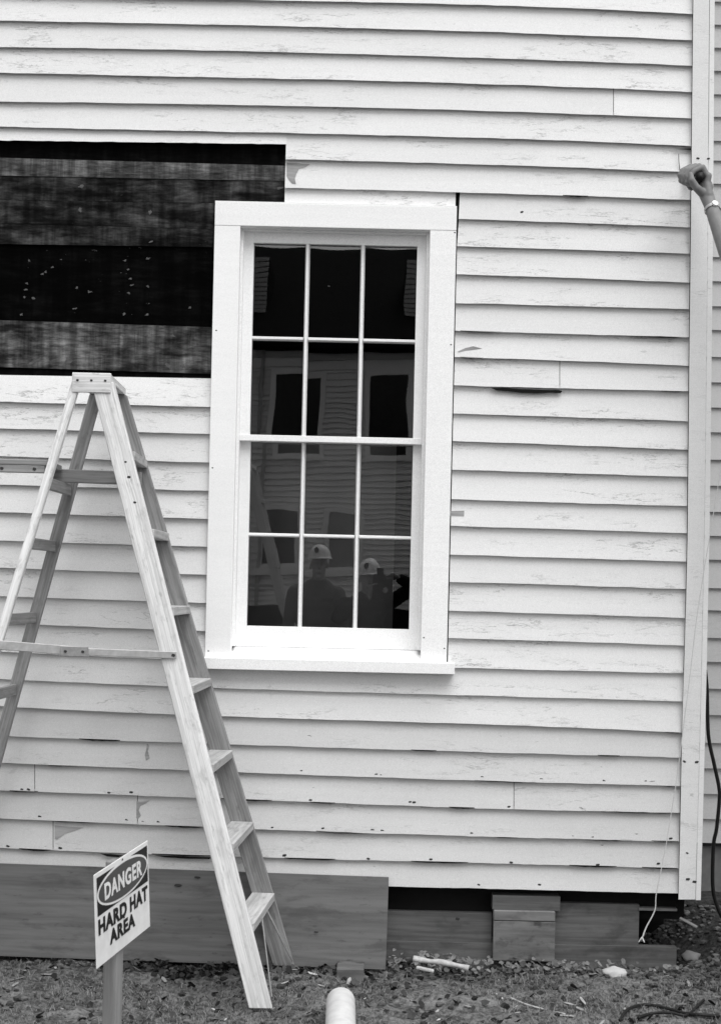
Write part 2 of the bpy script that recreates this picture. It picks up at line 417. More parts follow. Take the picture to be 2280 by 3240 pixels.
def vrow(r, u):
    up = 0.0
    if r < 0: up = 84.0*r; r = 0
    if r > 32: up = 85.0*(r-32); r = 32
    c = ROWS[r]; uc = min(max(u, 0), 2280)
    v = float(np.polyval(c, uc)); sl = float(np.polyval(np.polyder(c), uc))
    sl = 0.026 if u != uc else sl
    return v + sl*(u-uc) + up
def corner_l(v): return float(np.interp(v, [-2900, 0, 1100, 1700, 1960, 2320, 2700, 2840, 3000], [2235, 2190, 2178, 2172, 2166, 2154, 2147, 2143, 2140]))
def corner_r(v): return float(np.interp(v, [-2900, 0, 800, 1620, 2200, 2845, 3000], [2305, 2260, 2254, 2245, 2233, 2216, 2212]))
LEFT = -900
cl = lambda v: LEFT
cr = corner_l
cas_l = lambda v: 681 + (v-636)*(-33/1438) + 2
cas_r = lambda v: 1443 + (v-656)*(-28/1434)
gap_r = lambda v: cas_r(v) + float(np.interp(v, [640, 690, 730, 1500, 2090], [11, 10, 5, 3, 1.5]))
open_r = lambda v: 905 - (v-455)*5/185

def clapboard(r, ul, ur, vbot=None, vtop=None, mat='paint', lap=15, dj=None):
    "one lapped board: its thick lower edge on shadow line r"
    vb = (lambda u: vrow(r, u)-6) if vbot is None else vbot
    vt = (lambda u: vrow(r-1, u)-lap) if vtop is None else vtop
    dj = random.uniform(-0.0015, 0.0015) if dj is None else dj
    seed = random.uniform(0, 99)
    um = (ul(vb(600))+ur(vb(600)))/2
    n = max(3, int((ur(vb(um))-ul(vb(um)))/22)); vv, ff = [], []
    for i in range(n+1):
        t = i/n
        ub0, ub1 = ul(vb(um)), ur(vb(um)); u = ub0+(ub1-ub0)*t; v = vb(u)
        ut0, ut1 = ul(vt(um)), ur(vt(um)); u2 = ut0+(ut1-ut0)*t; v2 = vt(u2)
        w = 1.3*mnoise.noise(Vector((u*0.010, seed, 0))) + 0.8*mnoise.noise(Vector((u*0.05, seed, 3))) + (1.6 if r > 26 else 0.6)*max(0, mnoise.noise(Vector((u*0.11, seed, 5))))
        cup = 0.0012*mnoise.noise(Vector((u*0.004, seed, 7)))
        vv += [P(u, v+w, 0.028+dj+cup), P(u2, v2, 0.0055), P(u2, v2, 0.0015), P(u, v+w, 0.0085+dj)]
    for i in range(n):
        a, c = i*4, i*4+4
        for k in range(4): ff.append((a+k, a+(k+1) % 4, c+(k+1) % 4, c+k))
    ff.append((0, 1, 2, 3)); ff.append((n*4+3, n*4+2, n*4+1, n*4))
    c0 = P((ul(vb(um))+ur(vb(um)))/2, vb(um), 0)
    mw = Matrix.Translation(c0)
    return mesh_obj('clapboard', [p-c0 for p in vv], ff, mat, house, mw)
def run(r, ul, ur, joints=(), **kw):
    lims = [ul] + [(lambda v, j=j: j) for j in joints] + [ur]
    for i in range(len(lims)-1):
        a, c = lims[i], lims[i+1]
        if i > 0: a0 = a; a = lambda v, a0=a0: a0(v)+1.0
        if i < len(lims)-2: c0 = c; c = lambda v, c0=c0: c0(v)-1.0
        clapboard(r, a, c, **kw)

JOINTS = {4: [1940], 14: [1770], 29: [110, 1625], 30: [435], 31: [168], 1: [-300], -3: [500], -6: [1500], 2: [-500], 22: [-200], 26: [-350]}
for r in range(-35, 6): run(r, cl, cr, JOINTS.get(r, []))
clapboard(6, cl, open_r, vbot=lambda u: 443 + 0.0135*u + 1.5*mnoise.noise(Vector((u*0.03, 0, 0))), dj=-0.006)       # the strip left hanging above the stripped patch
for r in (6, 7): run(r, open_r, cr, JOINTS.get(r, []))
clapboard(8, open_r, lambda v: cas_r(v)-3)
for r in range(8, 25): run(r, gap_r, cr, [j for j in JOINTS.get(r, []) if j > 1000])
clapboard(15, cl, cas_l, vtop=lambda u: 1186+0.0165*u)
for r in range(16, 25): run(r, cl, cas_l, [j for j in JOINTS.get(r, []) if j < 1000])
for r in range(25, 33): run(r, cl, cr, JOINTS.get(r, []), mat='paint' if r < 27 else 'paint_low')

# sheathing boards laid bare in the stripped patch
def sheath(name, va, vb_, d0, d1, mat, right):
    "va, vb: (v at u=70, v at u=610) of the top and bottom edge"
    e = lambda vp: (lambda u: vp[0] + (vp[1]-vp[0])*(u-70)/540)
    t, bt = e(va), e(vb_); vv = []; ff = []; n = 14
    for i in range(n+1):
        tt = i/n; u = LEFT + (right-LEFT)*tt
        w = 1.0*mnoise.noise(Vector((u*0.02, va[0], 0)))
        for (v, d) in ((bt(u)+w, d1), (t(u)+w, d1), (t(u)+w, d0), (bt(u)+w, d0)): vv.append(P(u, v, d))
    for i in range(n):
        a, c = i*4, i*4+4
        for k in range(4): ff.append((a+k, a+(k+1) % 4, c+(k+1) % 4, c+k))
    ff += [(0, 1, 2, 3), (n*4+3, n*4+2, n*4+1, n*4)]
    c0 = P(300, va[0], 0)
    o = mesh_obj('sheathing_board', [p-c0 for p in vv], ff, mat, house, Matrix.Translation(c0)); o['label'] = name
    return o
sheath('black tar-stained board at the top of the stripped patch', (425, 430), (500, 515), -0.018, -0.010, 'shA', 925)
sheath('narrow lighter grey board in the stripped patch', (500, 515), (556, 566), -0.018, 0.002, 'shB', 925)
sheath('mottled dark board with pale spots in the stripped patch', (557.5, 567.5), (632, 640), -0.018, 0.000, 'shC', 925)
sheath('mottled dark board with pale spots in the stripped patch', (633, 641), (707, 722), -0.018, -0.001, 'shC', 925)
sheath('mottled dark board with pale spots in the stripped patch', (708, 723), (772, 780), -0.018, 0.001, 'shC', 760)
sheath('wide blackened board with plaster flecks', (774, 782), (1014, 1032), -0.018, -0.008, 'shD', 760)
sheath('stained grey board with knots at the foot of the stripped patch', (1015, 1033), (1163, 1181), -0.018, 0.001, 'shE', 760)
sheath('black gap board under the stained board', (1164, 1182), (1215, 1225), -0.018, -0.006, 'shA', 760)

# wall core with the window opening, other walls, floor and roof (close the dark room behind the glass)
HX0, HX1, HZ0, HZ1 = -3.4, P(2235, 1800, 0).x-0.03, 0.33, 8.2
ox0, ox1, oz0, oz1 = -0.70, 0.185, 1.33, 3.25
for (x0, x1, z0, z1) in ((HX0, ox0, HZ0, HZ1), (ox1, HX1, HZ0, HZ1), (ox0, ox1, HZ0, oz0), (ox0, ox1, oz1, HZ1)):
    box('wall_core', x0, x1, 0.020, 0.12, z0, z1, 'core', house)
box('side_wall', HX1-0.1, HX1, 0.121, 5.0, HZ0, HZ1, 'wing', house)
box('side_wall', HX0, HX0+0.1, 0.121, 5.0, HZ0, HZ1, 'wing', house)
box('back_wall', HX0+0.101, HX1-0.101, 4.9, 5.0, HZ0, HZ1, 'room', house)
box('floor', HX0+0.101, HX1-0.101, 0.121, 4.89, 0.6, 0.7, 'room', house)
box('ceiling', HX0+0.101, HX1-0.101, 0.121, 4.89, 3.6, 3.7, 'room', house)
box('roof', HX0-0.15, HX1+0.12, -0.06, 5.1, HZ1, HZ1+0.15, 'opproof', house)
# pale panel leaning inside, behind the lower sash
a = P(1252, 1500, -0.35)
box('inner_panel', -1.2, a.x, 0.36, 0.375, 0.71, 2.33, 'panel', house)

# corner board: wide face board and thin edge board
def strip(name, fl, fr, v0, v1, d0, d1, mat, n=30, parent=None):
    vv, ff = [], []
    for i in range(n+1):
        v = v0+(v1-v0)*i/n
        for (u, d) in ((fl(v), d1), (fr(v), d1), (fr(v), d0), (fl(v), d0)):
            vv.append(P(u, v, d))
    for i in range(n):
        a, c = i*4, i*4+4
        for k in range(4): ff.append((a+k, a+(k+1) % 4, c+(k+1) % 4, c+k))
    ff += [(0, 1, 2, 3), (n*4+3, n*4+2, n*4+1, n*4)]
    return mesh_obj(name, vv, ff, mat, house if parent is None else parent)
wob = lambda v: 0.6*mnoise.noise(Vector((v*0.02, 3, 1)))
strip('corner_board', lambda v: corner_l(v)+2.5+wob(v), lambda v: corner_r(v)-17, -2900, 2847, 0.0, 0.040, 'corner')
strip('corner_board', lambda v: corner_r(v)-15.5-0.6*wob(v), lambda v: corner_r(v), -2900, 2849, -0.07, 0.0385, 'corner')

# ------------------------------------------------------------------ window
win = wbox('window', -0.789, -0.676, 1.322, 3.2225, 0.0, 0.046, 'trim', house, 0.0015)     # left casing carries the rest of the window
win['label'] = 'tall six over six sash window in fresh white casing'
wbox('casing', 0.158, 0.273, 1.322, 3.2225, 0.0, 0.046, 'trim', win, 0.0015)
wbox('casing', -0.789, 0.273, 3.2235, 3.327, 0.0, 0.047, 'trim', win, 0.0015)
wbox('drip_strip', -0.789, 0.273, 3.3275, 3.331, 0.0, 0.044, 'trim', win)
# stepped inner stops
wbox('stop', -0.676, -0.660, 1.374, 3.2225, -0.085, 0.002, 'trim', win, 0.001)
wbox('stop', 0.143, 0.158, 1.374, 3.2225, -0.085, 0.002, 'trim', win, 0.001)
wbox('stop', -0.660, 0.143, 3.204, 3.2225, -0.085, 0.002, 'trim', win, 0.001)
# upper sash
us0, us1 = -0.0565, -0.026
wbox('stile', -0.660, -0.614, 2.2795, 3.2035, us0, us1, 'trim', win, 0.0015)
wbox('stile', 0.103, 0.143, 2.2795, 3.2035, us0, us1, 'trim', win, 0.0015)
wbox('top_rail', -0.614, 0.103, 3.150, 3.2035, us0, us1, 'trim', win, 0.0015)
wbox('meeting_rail', -0.6645, 0.149, 2.279, 2.306, us0-0.02, us1+0.003, 'trim', win, 0.0015)
MU = ((-0.389, -0.367), (-0.146, -0.124))
def muntin(x0, x1, z0, z1, d0, d1):
    a = WP(x0, z0, d1); c = WP(x1, z1, d1); bm = bmesh.new()
    vert = (z1-z0) > (x1-x0); k = 0.30
    if vert: prof = [(a[0], -d0), (a[0], -d0-0.006), (a[0]+(c[0]-a[0])*k, -d1), (c[0]-(c[0]-a[0])*k, -d1), (c[0], -d0-0.006), (c[0], -d0)]
    else: prof = [(a[2], -d0), (a[2], -d0-0.006), (a[2]+(c[2]-a[2])*k, -d1), (c[2]-(c[2]-a[2])*k, -d1), (c[2], -d0-0.006), (c[2], -d0)]
    A, B = [], []
    for q, y in prof:
        A.append(bm.verts.new((q, y, a[2]) if vert else (a[0], y, q))); B.append(bm.verts.new((q, y, c[2]) if vert else (c[0], y, q)))
    n = len(A)
    for i in range(n): bm.faces.new((A[i], A[(i+1) % n], B[(i+1) % n], B[i]))
    bm.faces.new(A[::-1]); bm.faces.new(B)
    return bm_obj('muntin', bm, 'trim', win)
for (x0, x1) in MU:
    muntin(x0, x1, 2.306, 3.150, us0, us1-0.002)
    muntin(x0+0.001, x1+0.001, 1.465, 2.279, us0-0.035, us1-0.037)
for (x0, x1) in ((-0.614, MU[0][0]), (MU[0][1], MU[1][0]), (MU[1][1], 0.103)):
    muntin(x0, x1, 2.722, 2.743, us0, us1-0.004)
    muntin(x0, x1+0.002, 1.858, 1.876, us0-0.035, us1-0.039)
# lower sash, a step further in
ls0, ls1 = us0-0.035, us1-0.035
wbox('stile', -0.660, -0.609, 1.374, 2.2785, ls0, ls1, 'trim', win, 0.0015)
wbox('stile', 0.104, 0.143, 1.374, 2.2785, ls0, ls1, 'trim', win, 0.0015)
wbox('bottom_rail', -0.609, 0.104, 1.374, 1.465, ls0, ls1, 'trim', win, 0.0015)
# sloping sub-sill and projecting sill
bm = box_bm(WP(-0.676, 0, 0.03)[0], WP(0.158, 0, 0.03)[0], -0.038, 0.10, 1.30, 1.374)
for v_ in bm.verts:
    if v_.co.z > 1.35: v_.co.z = 1.381 if v_.co.y > 0 else 1.338
bm_obj('sub_sill', bm, 'trim', win)
bm = box_bm(WP(-0.826, 0, 0.075)[0], WP(0.309, 0, 0.075)[0], -0.078, -0.0, WP(0, 1.271, 0.078)[2], WP(0, 1.3215, 0.078)[2], 0.002)
bm_obj('sill', bm, 'trim', win)
# panes, each with a slight tilt of its own
def pane(x0, x1, z0, z1, d, tx, tz):
    a = WP(x0-0.004, z0-0.004, d); c = WP(x1+0.004, z1+0.004, d)
    cx, cz = (a[0]+c[0])/2, (a[2]+c[2])/2; hx, hz = (c[0]-a[0])/2, (c[2]-a[2])/2
    mw = Matrix.Translation((cx, -d, cz)) @ Matrix.Rotation(tx, 4, 'X') @ Matrix.Rotation(tz, 4, 'Z')
    o = mesh_obj('pane', [(-hx, 0, -hz), (hx, 0, -hz), (hx, 0, hz), (-hx, 0, hz)], [(0, 1, 2, 3)], 'glass', win, mw)
    return o
xs = ((-0.614, -0.389), (-0.367, -0.146), (-0.124, 0.103))
for (x0, x1) in xs:
    for (z0, z1) in ((2.306, 2.722), (2.743, 3.150)): pane(x0, x1, z0, z1, us0+0.010, random.uniform(-.0008, .0008), random.uniform(-.001, .001))
    for (z0, z1) in ((1.465, 1.858), (1.876, 2.279)): pane(x0, x1, z0, z1, ls0+0.010, random.uniform(-.0006, .0006), random.uniform(-.0008, .0008))

# ------------------------------------------------------------------ foundation skirt under the siding
def pxbox(name, u0, v0, u1, v1, d0, d1, mat, parent, bev=0.001):
    "box from its top-left and bottom-right corner as seen, tilted with the boards"
    a = P(u0, v0, d1); bq = P(u1, v0 + 0.0225*(u1-u0), d1); c = P(u0, v1, d1)
    w = abs(bq.x-a.x); h = a.z-c.z; cx = (a.x+bq.x)/2; cz = a.z-h/2
    return box(name, cx-w/2, cx+w/2, -d1, -d0, cz-h/2, cz+h/2, mat, parent, bev)
pxbox('skirt_board', -900, 2836, 1556, 2972, -0.06, -0.025, 'skirt', house)
pxbox('skirt_board', 1562, 2853, 2022, 2985, -0.06, -0.028, 'skirt', house)
pxbox('skirt_board', 1100, 2975, 2140, 3120, -0.06, -0.022, 'skirt', house)
pxbox('skirt_board', -900, 2920, 1098, 3100, -0.06, -0.022, 'skirt', house)
pxbox('lintel', 2020, 2874, 2142, 2882, -0.06, -0.02, 'skirt2', house)
pxbox('blocking', 1558, 2834, 1772, 2879, -0.06, 0.010, 'skirt', house)
pb = pxbox('pier_board', 1561, 2915.5, 1756, 3040, -0.02, 0.024, 'skirt2', house)
pxbox('pier_top_strip', 1561, 2881, 1756, 2914, -0.02, 0.0225, 'skirt3', house, 0.004)  # separate strip giving the pier board a paler top
box('sill_beam', HX0+0.05, HX1-0.02, 0.07, 0.2, 0.2, 0.328, 'dark', house)
box('crawl_back', HX0+0.05, HX1-0.02, 0.5, 0.52, -0.1, 0.33, 'dark', house)

# rusted nail heads, bare patches and splits in the siding
nails = [(70,30),(92,33),(545,42),(810,52),(1092,60),(1278,60),(222,153),(240,155),(665,175),(700,172),(897,180),(53,280),(97,283),(498,294),(952,307),(1040,312),(1390,318),(35,408),(315,411),(675,425),(1063,436),(1335,430),(530,525),(802,525)]
nails = [(x/1.4175+1140, y/1.4175+2430) for x, y in nails] + [(x/1.4175, y/1.4175+2430) for x, y in [(128,98),(98,97),(488,112),(588,110),(1392,145),(178,220),(568,236),(640,242),(710,245),(1220,268),(1447,272),(1350,14),(35,352),(1275,393),(270,360)]]
nails += [(2173, 2700), (2175, 2783), (2196, 2791), (2164, 2410), (2203, 2412), (2207, 500), (2240, 501), (400, 1985), (1040, 905), (1650, 670)]
nb = bmesh.new(); bmesh.ops.create_circle(nb, cap_ends=True, radius=1, segments=9)
for v_ in nb.verts: v_.co = Vector((v_.co.x*random.uniform(.75, 1.25), -0.0, v_.co.y*random.uniform(.7, 1.1)))
r_ = bmesh.ops.extrude_face_region(nb, geom=nb.faces[:]);
for e in r_['geom']:
    if isinstance(e, bmesh.types.BMVert): e.co.y -= 0.25; e.co.x *= .8; e.co.z *= .8
bmesh.ops.recalc_face_normals(nb, faces=nb.faces)
nme = bpy.data.meshes.new('nail_head'); nb.to_mesh(nme); nb.free(); nme.materials.append(M['rust'])
def depth_on_siding(u, v):
    for r in range(0, 33):
        vb = vrow(r, u)-5; vt = vrow(r-1, u)-5
        if vt <= v <= vb: return 0.0055+(0.028-0.0055)*(v-vt+15)/(vb-vt+15)
    return 0.026
for (u, v) in nails:
    d = 0.0405 if u > 2150 else depth_on_siding(u, v)
    s = random.uniform(0.0045, 0.0078)
    o = bpy.data.objects.new('nail_head', nme)
    link(o, house, Matrix.Translation(P(u, v, d)) @ Matrix.Rotation(random.uniform(-.4, .4), 4, 'Y') @ Matrix.Diagonal((s*1.2, 0.004, s*0.85, 1)))
def patch(name, pts, mat, d=None, th=0.0012):
    vv = []; n = len(pts)
    for k in (0, 1):
        for (u, v) in pts:
            dd = (depth_on_siding(u, v) if d is None else d) + (th if k == 0 else -0.003)
            vv.append(P(u, v, dd))
    ff = [tuple(range(n)), tuple(range(2*n-1, n-1, -1))] + [(i, (i+1) % n, n+(i+1) % n, n+i) for i in range(n)]
    return mesh_obj(name, vv, ff, mat, house)
for (u, v) in ((1438, 735), (1440, 690), (684, 1045), (1340, 2018), (1405, 2052), (659, 2060), (697, 700), (1426, 1090), (672, 1480)):
    o = bpy.data.objects.new('nail_head', nme); link(o, house, Matrix.Translation(P(u, v, 0.0462)) @ Matrix.Diagonal((0.0035, 0.002, 0.0035, 1)))
z1 = lambda L: [(x/1.4175, y/1.4175) for x, y in L]
z7 = lambda L: [(x/1.4175, y/1.4175+2430) for x, y in L]
z4 = lambda L: [(x/1.4175+1140, y/1.4175+810) for x, y in L]
patch('bare_patch', z1([(1285,728),(1390,735),(1370,748),(1340,757),(1328,780),(1322,800),(1327,825),(1310,822),(1296,808),(1285,790)]), 'bare')
patch('bare_patch', z7([(245,258),(310,264),(375,268),(335,282),(290,296),(270,312),(255,322),(246,318)]), 'bare')
patch('bare_patch', z7([(612,150),(630,152),(672,146),(655,160),(630,172),(622,190),(632,215),(618,232),(611,225)]), 'bare')
patch('bare_patch', [(465,2352),(472,2360),(468,2378),(474,2400),(462,2408),(458,2390),(463,2370)], 'bare')
patch('bare_patch', z4([(435,428),(470,412),(505,404),(545,414),(505,420),(470,424),(440,432)]), 'bare')
patch('bare_patch', z4([(402,1152-8),(465,1150-8),(464,1168),(402,1166)]), 'bare')
patch('split', z4([(585,592),(640,590),(730,597),(770,598),(830,600),(890,600),(905,606),(895,615),(850,613),(800,616),(720,614),(660,606),(610,602)]), 'dark', d=0.027)
patch('split', [(2128,470),(2190,468),(2191,492),(2186,490),(2185,474)], 'dark', d=0.026)
patch('split', z7([(450,385),(510,389),(560,394),(530,402),(480,398)]), 'dark', d=0.0275)
patch('split', z7([(690,393),(800,396),(945,402),(940,410),(840,408),(740,402)]), 'dark', d=0.0275)

for (r, u0, u1) in ((28, 120, 245), (30, 150, 310), (31, 480, 670), (29, 30, 120), (30, 1560, 1640), (31, 1800, 1950), (30, 2060, 2145), (31, 2030, 2142), (28, 2095, 2145), (27, 1890, 1960), (29, 980, 1060),
                    (30, 520, 640), (29, 1420, 1500), (12, 1455, 1590), (13, 1455, 1530), (12, 1990, 2170), (14, 2090, 2160), (7, 1780, 1860), (27, 250, 380), (28, 640, 760), (29, 700, 860), (30, 1000, 1180), (31, 900, 1060), (31, 1300, 1480), (28, 1500, 1700), (29, 1900, 2140), (27, 1300, 1380), (26, 2100, 2150), (30, 1850, 2000), (31, 60, 160)):
    n = 9; th = random.uniform(2.2, 4.2); top, bot = [], []
    for k in range(n+1):
        u = u0+(u1-u0)*k/n; e = math.sin(math.pi*k/n)**0.5*(0.6+0.6*random.random())
        v = vrow(r, u)-6; top.append((u, v-1.5)); bot.append((u, v+th*e+0.4))
    patch('split', top+bot[::-1], 'dark', d=0.0275, th=0.0006)
z3 = lambda x, y: (x/1.4175, y/1.4175+810)
fl = [z3(*q)+(0.007,) for q in ((190,80),(205,70),(235,48),(120,122),(115,150),(110,183),(130,20),(343,143),(335,235),(560,20),(585,100),(577,165),(590,130),(575,60),(665,10),(663,135),(660,262),(555,260),(150,190),(95,262),(400,160),(850,230))]
fl += [(255, 590, .014), (255, 662, .012), (475, 672, .014), (478, 764, .008), (885, 594, .012), (110, 1143, .018), (215, 1142, .022), (535, 1158, .02), (390, 1062, .008), (462, 1060, .007), (545, 1062, .009), (580, 1158, .012)]
M['plaster'] = m_simple('plaster_fleck', 0.085, 0.9, 0.5, 60)
M['plaster2'] = m_simple('pale_knot', 0.085, 0.9, 0.6, 45)
for (u, v, sz) in fl:
    big = sz > 0.0075; n = 16; an = random.uniform(-.6, .6); ax = random.uniform(.7, 1.5); sd = random.uniform(0, 50); pts = []
    for k in range(n):
        t = 2*math.pi*k/n; q = (0.75+0.8*mnoise.noise(Vector((math.cos(t)*1.3, math.sin(t)*1.3, sd))))*sz*(820 if big else random.uniform(600, 1100))
        x, y = math.cos(t)*q*ax, math.sin(t)*q*0.7/ax**0.5
        pts.append((u+x*math.cos(an)-y*math.sin(an), v+x*math.sin(an)+y*math.cos(an)))
    patch('plaster_fleck', pts, 'plaster2' if big else 'plaster', d=(-0.0075 if 780 < v < 1020 else 0.0015), th=0.0008)

# ------------------------------------------------------------------ wing of the house, set back behind the corner
wing = root('house_wing', (2.4, 0.9, 0), 'set back clapboard wing behind the corner board of the house', 'house')
WL = [12,85,158,231,305,376,452,514,587,664,742,819,895,974,1049,1134,1214,1294,1372,1459,1541,1623.5,1699,1774.5,1864,1934,2021.5,2097,2181.6,2265,2353,2433.5,2514,2593.7,2669]
wz = [P(2265, v-3, -0.9).z for v in WL]
zz = [wz[0]+0.118*k for k in range(33, 0, -1)] + wz
wx0, wx1 = HX1-0.05, 5.0
for i in range(1, len(zz)):
    zt, zb = zz[i-1]+0.022, zz[i]; vv = []; n = 8
    for k in range(n+1):
        x = wx0+(wx1-wx0)*k/n; w = 0.002*mnoise.noise(Vector((x*2, i, 0)))-0.006*(x-1.5)*0.3
        for (y, z) in ((0.878, zb+w), (0.8955, zt+w), (0.8985, zt+w), (0.8935, zb+w)): vv.append((x, y, z))
    ff = [(k*4+j, k*4+(j+1) % 4, k*4+4+(j+1) % 4, k*4+4+j) for k in range(n) for j in range(4)] + [(0, 1, 2, 3), (n*4+3, n*4+2, n*4+1, n*4)]
    c0 = Vector(((wx0+wx1)/2, 0.9, zb))
    mesh_obj('clapboard', [Vector(p)-c0 for p in vv], ff, 'wing', wing, Matrix.Translation(c0))
box('wall_core', wx0, wx1, 0.90, 1.0, zz[-1]-0.02, 8.2, 'core', wing)
box('foundation', wx0, wx1, 0.915, 1.1, -0.2, zz[-1]-0.021, 'concrete', wing)

# ------------------------------------------------------------------ plywood sheet against the foundation
a, bq = P(-700, 2708, 0.045), P(1222, 2776, 0.045); c, e = P(-700, 3000, 0.085), P(1219, 3069, 0.085)
tx = (bq-a).normalized(); L = (bq-a).length; cen = (a+bq+c+e)/4
hh = ((a-c).length+(bq-e).length)/2; zd = ((a+bq)/2-(c+e)/2).normalized(); zd = (zd-tx*zd.dot(tx)).normalized()
mw = Matrix((tx, zd.cross(tx), zd)).transposed().to_4x4(); mw.translation = cen
ply = root('plywood_sheet', (cen.x, cen.y, 0), 'weathered grey plywood sheet leaning on the foundation behind the danger sign', 'plywood')
bm_obj('sheet', box_bm(-L/2, L/2, -0.006, 0.006, -hh/2, hh/2, 0.001), 'ply', ply, mw)
# knots on the sheet
for (u, v, s) in ((563, 2802, 1.0), (624, 2777, 0.8), (1000, 2950, .6)):
    o = bpy.data.objects.new('knot', nme); link(o, ply, Matrix.Translation(P(u, v, 0.058+0.04*(v-2760)/300)) @ Matrix.Diagonal((0.016*s, 0.004, 0.007*s, 1)))

o = bpy.data.objects.new('knot_hole', nme); link(o, house, Matrix.Translation(P(1447, 2908, -0.024)) @ Matrix.Diagonal((0.009, 0.004, 0.007, 1)))

# ------------------------------------------------------------------ stepladder
def make_ladder():
    lab = 'wooden stepladder'
    t = root('stepladder', (-1.19, -0.39, 0), lab, 'stepladder', 'wooden stepladders on the site')
    zt = 2.438
    dn = lambda z: 0.69-0.12*z/2.44            # near rails
    df = lambda z: 0.09+0.12*z/2.44            # far rails
    fx = lambda z: -0.450-0.2845*z             # front rail centre line
    ff_ = lambda z: -0.405-0.311*z             # far front rail, set a little askew
    rx = lambda z: -1.252-0.262*(2.42-z)       # rear leg centre line
    wid = 0.086*math.cos(math.atan(0.2845))
    # rails: ends cut level, so built as sheared prisms in their own frame
    def rail(name, f, d, w, th, mat, z0=0.0, z1=zt):
        p0 = Vector((f(z0), -d(z0), z0)); p1 = Vector((f(z1), -d(z1), z1)); x = (p1-p0).normalized(); L = (p1-p0).length
        y = Vector((0, 1, 0)); y = (y-x*y.dot(x)).normalized(); z = x.cross(y); c = (p0+p1)/2
        mw = Matrix((x, y, z)).transposed().to_4x4(); mw.translation = c
        inv = mw.inverted(); vv = []
        for (pz, p) in ((z0, p0), (z1, p1)):
            for (sx_, sy_) in ((-1, -1), (1, -1), (1, 1), (-1, 1)):
                vv.append(inv @ Vector((p.x+sx_*w/2, p.y+sy_*th/2, pz)))
        bm = bmesh.new(); q = [bm.verts.new(v) for v in vv]
        for fc in ((0, 1, 2, 3), (4, 5, 6, 7), (0, 1, 5, 4), (1, 2, 6, 5), (2, 3, 7, 6), (3, 0, 4, 7)): bm.faces.new([q[i] for i in fc])
        bmesh.ops.recalc_face_normals(bm, faces=bm.faces)
        bmesh.ops.bevel(bm, geom=bm.edges[:], offset=0.003, segments=1, affect='EDGES')
        return bm_obj(name, bm, mat, t, mw)
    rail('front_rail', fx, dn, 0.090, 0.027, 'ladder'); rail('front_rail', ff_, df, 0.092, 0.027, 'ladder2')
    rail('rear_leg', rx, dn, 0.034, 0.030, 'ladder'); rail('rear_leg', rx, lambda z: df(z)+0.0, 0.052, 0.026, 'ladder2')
    # cap
    beam('cap', (-1.185, -0.585, zt+0.016), (-1.20, -0.195, zt+0.016), 0.150, 0.030, 'ladder', t, up=(0, 0, 1))
    beam('cap_apron', (-1.262, -0.586, zt-0.006), (-1.108, -0.586, zt-0.006), 0.078, 0.012, 'ladder', t, up=(0, 1, 0))
    for k in range(3):
        o = bpy.data.objects.new('bolt', nme); link(o, t, Matrix.Translation((-1.24+0.055*k, -0.593, zt+0.003)) @ Matrix.Diagonal((0.005, 0.006, 0.005, 1)))
    # steps
    for k in range(1, 8):
        z = 0.32+0.3075*(k-1)
        st = beam('step', (fx(z)+0.006, -dn(z)+0.015, z-0.017), (ff_(z)+0.006, -df(z)-0.015, z-0.017), 0.098, 0.034, 'ladder3', t, up=(0, 0, 1))
        r0 = beam('step_rod', (fx(z)+0.012, -dn(z)+0.02, z-0.040), (ff_(z)+0.012, -df(z)-0.02, z-0.040), 0.006, 0.006, 'steel', t, up=(0, 0, 1))
    # bottom step braces
    z = 0.32
    for s, dd in ((0, dn), (1, df)):
        y0 = -(dn(0.05)-0.03) if s == 0 else -(df(0.05)+0.03)
        beam('brace', ((ff_ if s else fx)(0.03)+0.048, y0, 0.03), ((fx(z)+ff_(z))/2+0.05, -0.39+(0.08 if s else -0.08), z-0.02), 0.014, 0.005, 'ladder2', t, up=(1, 0, 0))
    # rear rungs
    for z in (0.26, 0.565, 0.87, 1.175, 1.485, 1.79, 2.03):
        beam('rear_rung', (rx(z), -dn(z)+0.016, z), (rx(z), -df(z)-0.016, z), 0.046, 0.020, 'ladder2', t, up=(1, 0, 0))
    # folding spreader on the near and far side
    for dd, s in ((dn, 1),):
        y = -dd(1.25)-s*0.018
        a = Vector((fx(1.362)+0.022, y, 1.362)); m_ = Vector((-1.215, y, 1.368)); c = Vector((rx(1.39)-0.02, y, 1.388))
        beam('spreader', a, m_, 0.028, 0.005, 'metal', t, up=(0, 1, 0)); beam('spreader', m_+Vector((0.03, 0.007*s, 0)), c, 0.036, 0.005, 'metal', t, up=(0, 1, 0))
        beam('spreader_hinge', m_+Vector((-0.055, -0.006*s, 0.0)), m_+Vector((0.055, -0.006*s, -0.001)), 0.040, 0.005, 'hinge', t, up=(0, 1, 0))
        for q in (-0.034, 0.034):
            o = bpy.data.objects.new('rivet', nme); link(o, t, Matrix.Translation(m_+Vector((q, -0.0095*s, 0))) @ Matrix.Diagonal((0.006, 0.006*s, 0.006, 1)))
        o = bpy.data.objects.new('rivet', nme); link(o, t, Matrix.Translation(a+Vector((-0.012, -0.004*s, 0))) @ Matrix.Diagonal((0.007, 0.006*s, 0.007, 1)))
    # pail shelf, swung out to the rear
    z = 2.113
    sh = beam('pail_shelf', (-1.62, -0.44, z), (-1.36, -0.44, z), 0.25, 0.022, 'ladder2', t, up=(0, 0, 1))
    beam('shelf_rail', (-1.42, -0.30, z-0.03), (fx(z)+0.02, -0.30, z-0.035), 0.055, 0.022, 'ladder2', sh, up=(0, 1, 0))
    beam('shelf_rail', (-1.80, -0.585, z-0.01), (-1.62, -0.575, z-0.035), 0.045, 0.02, 'ladder', sh, up=(0, 1, 0))
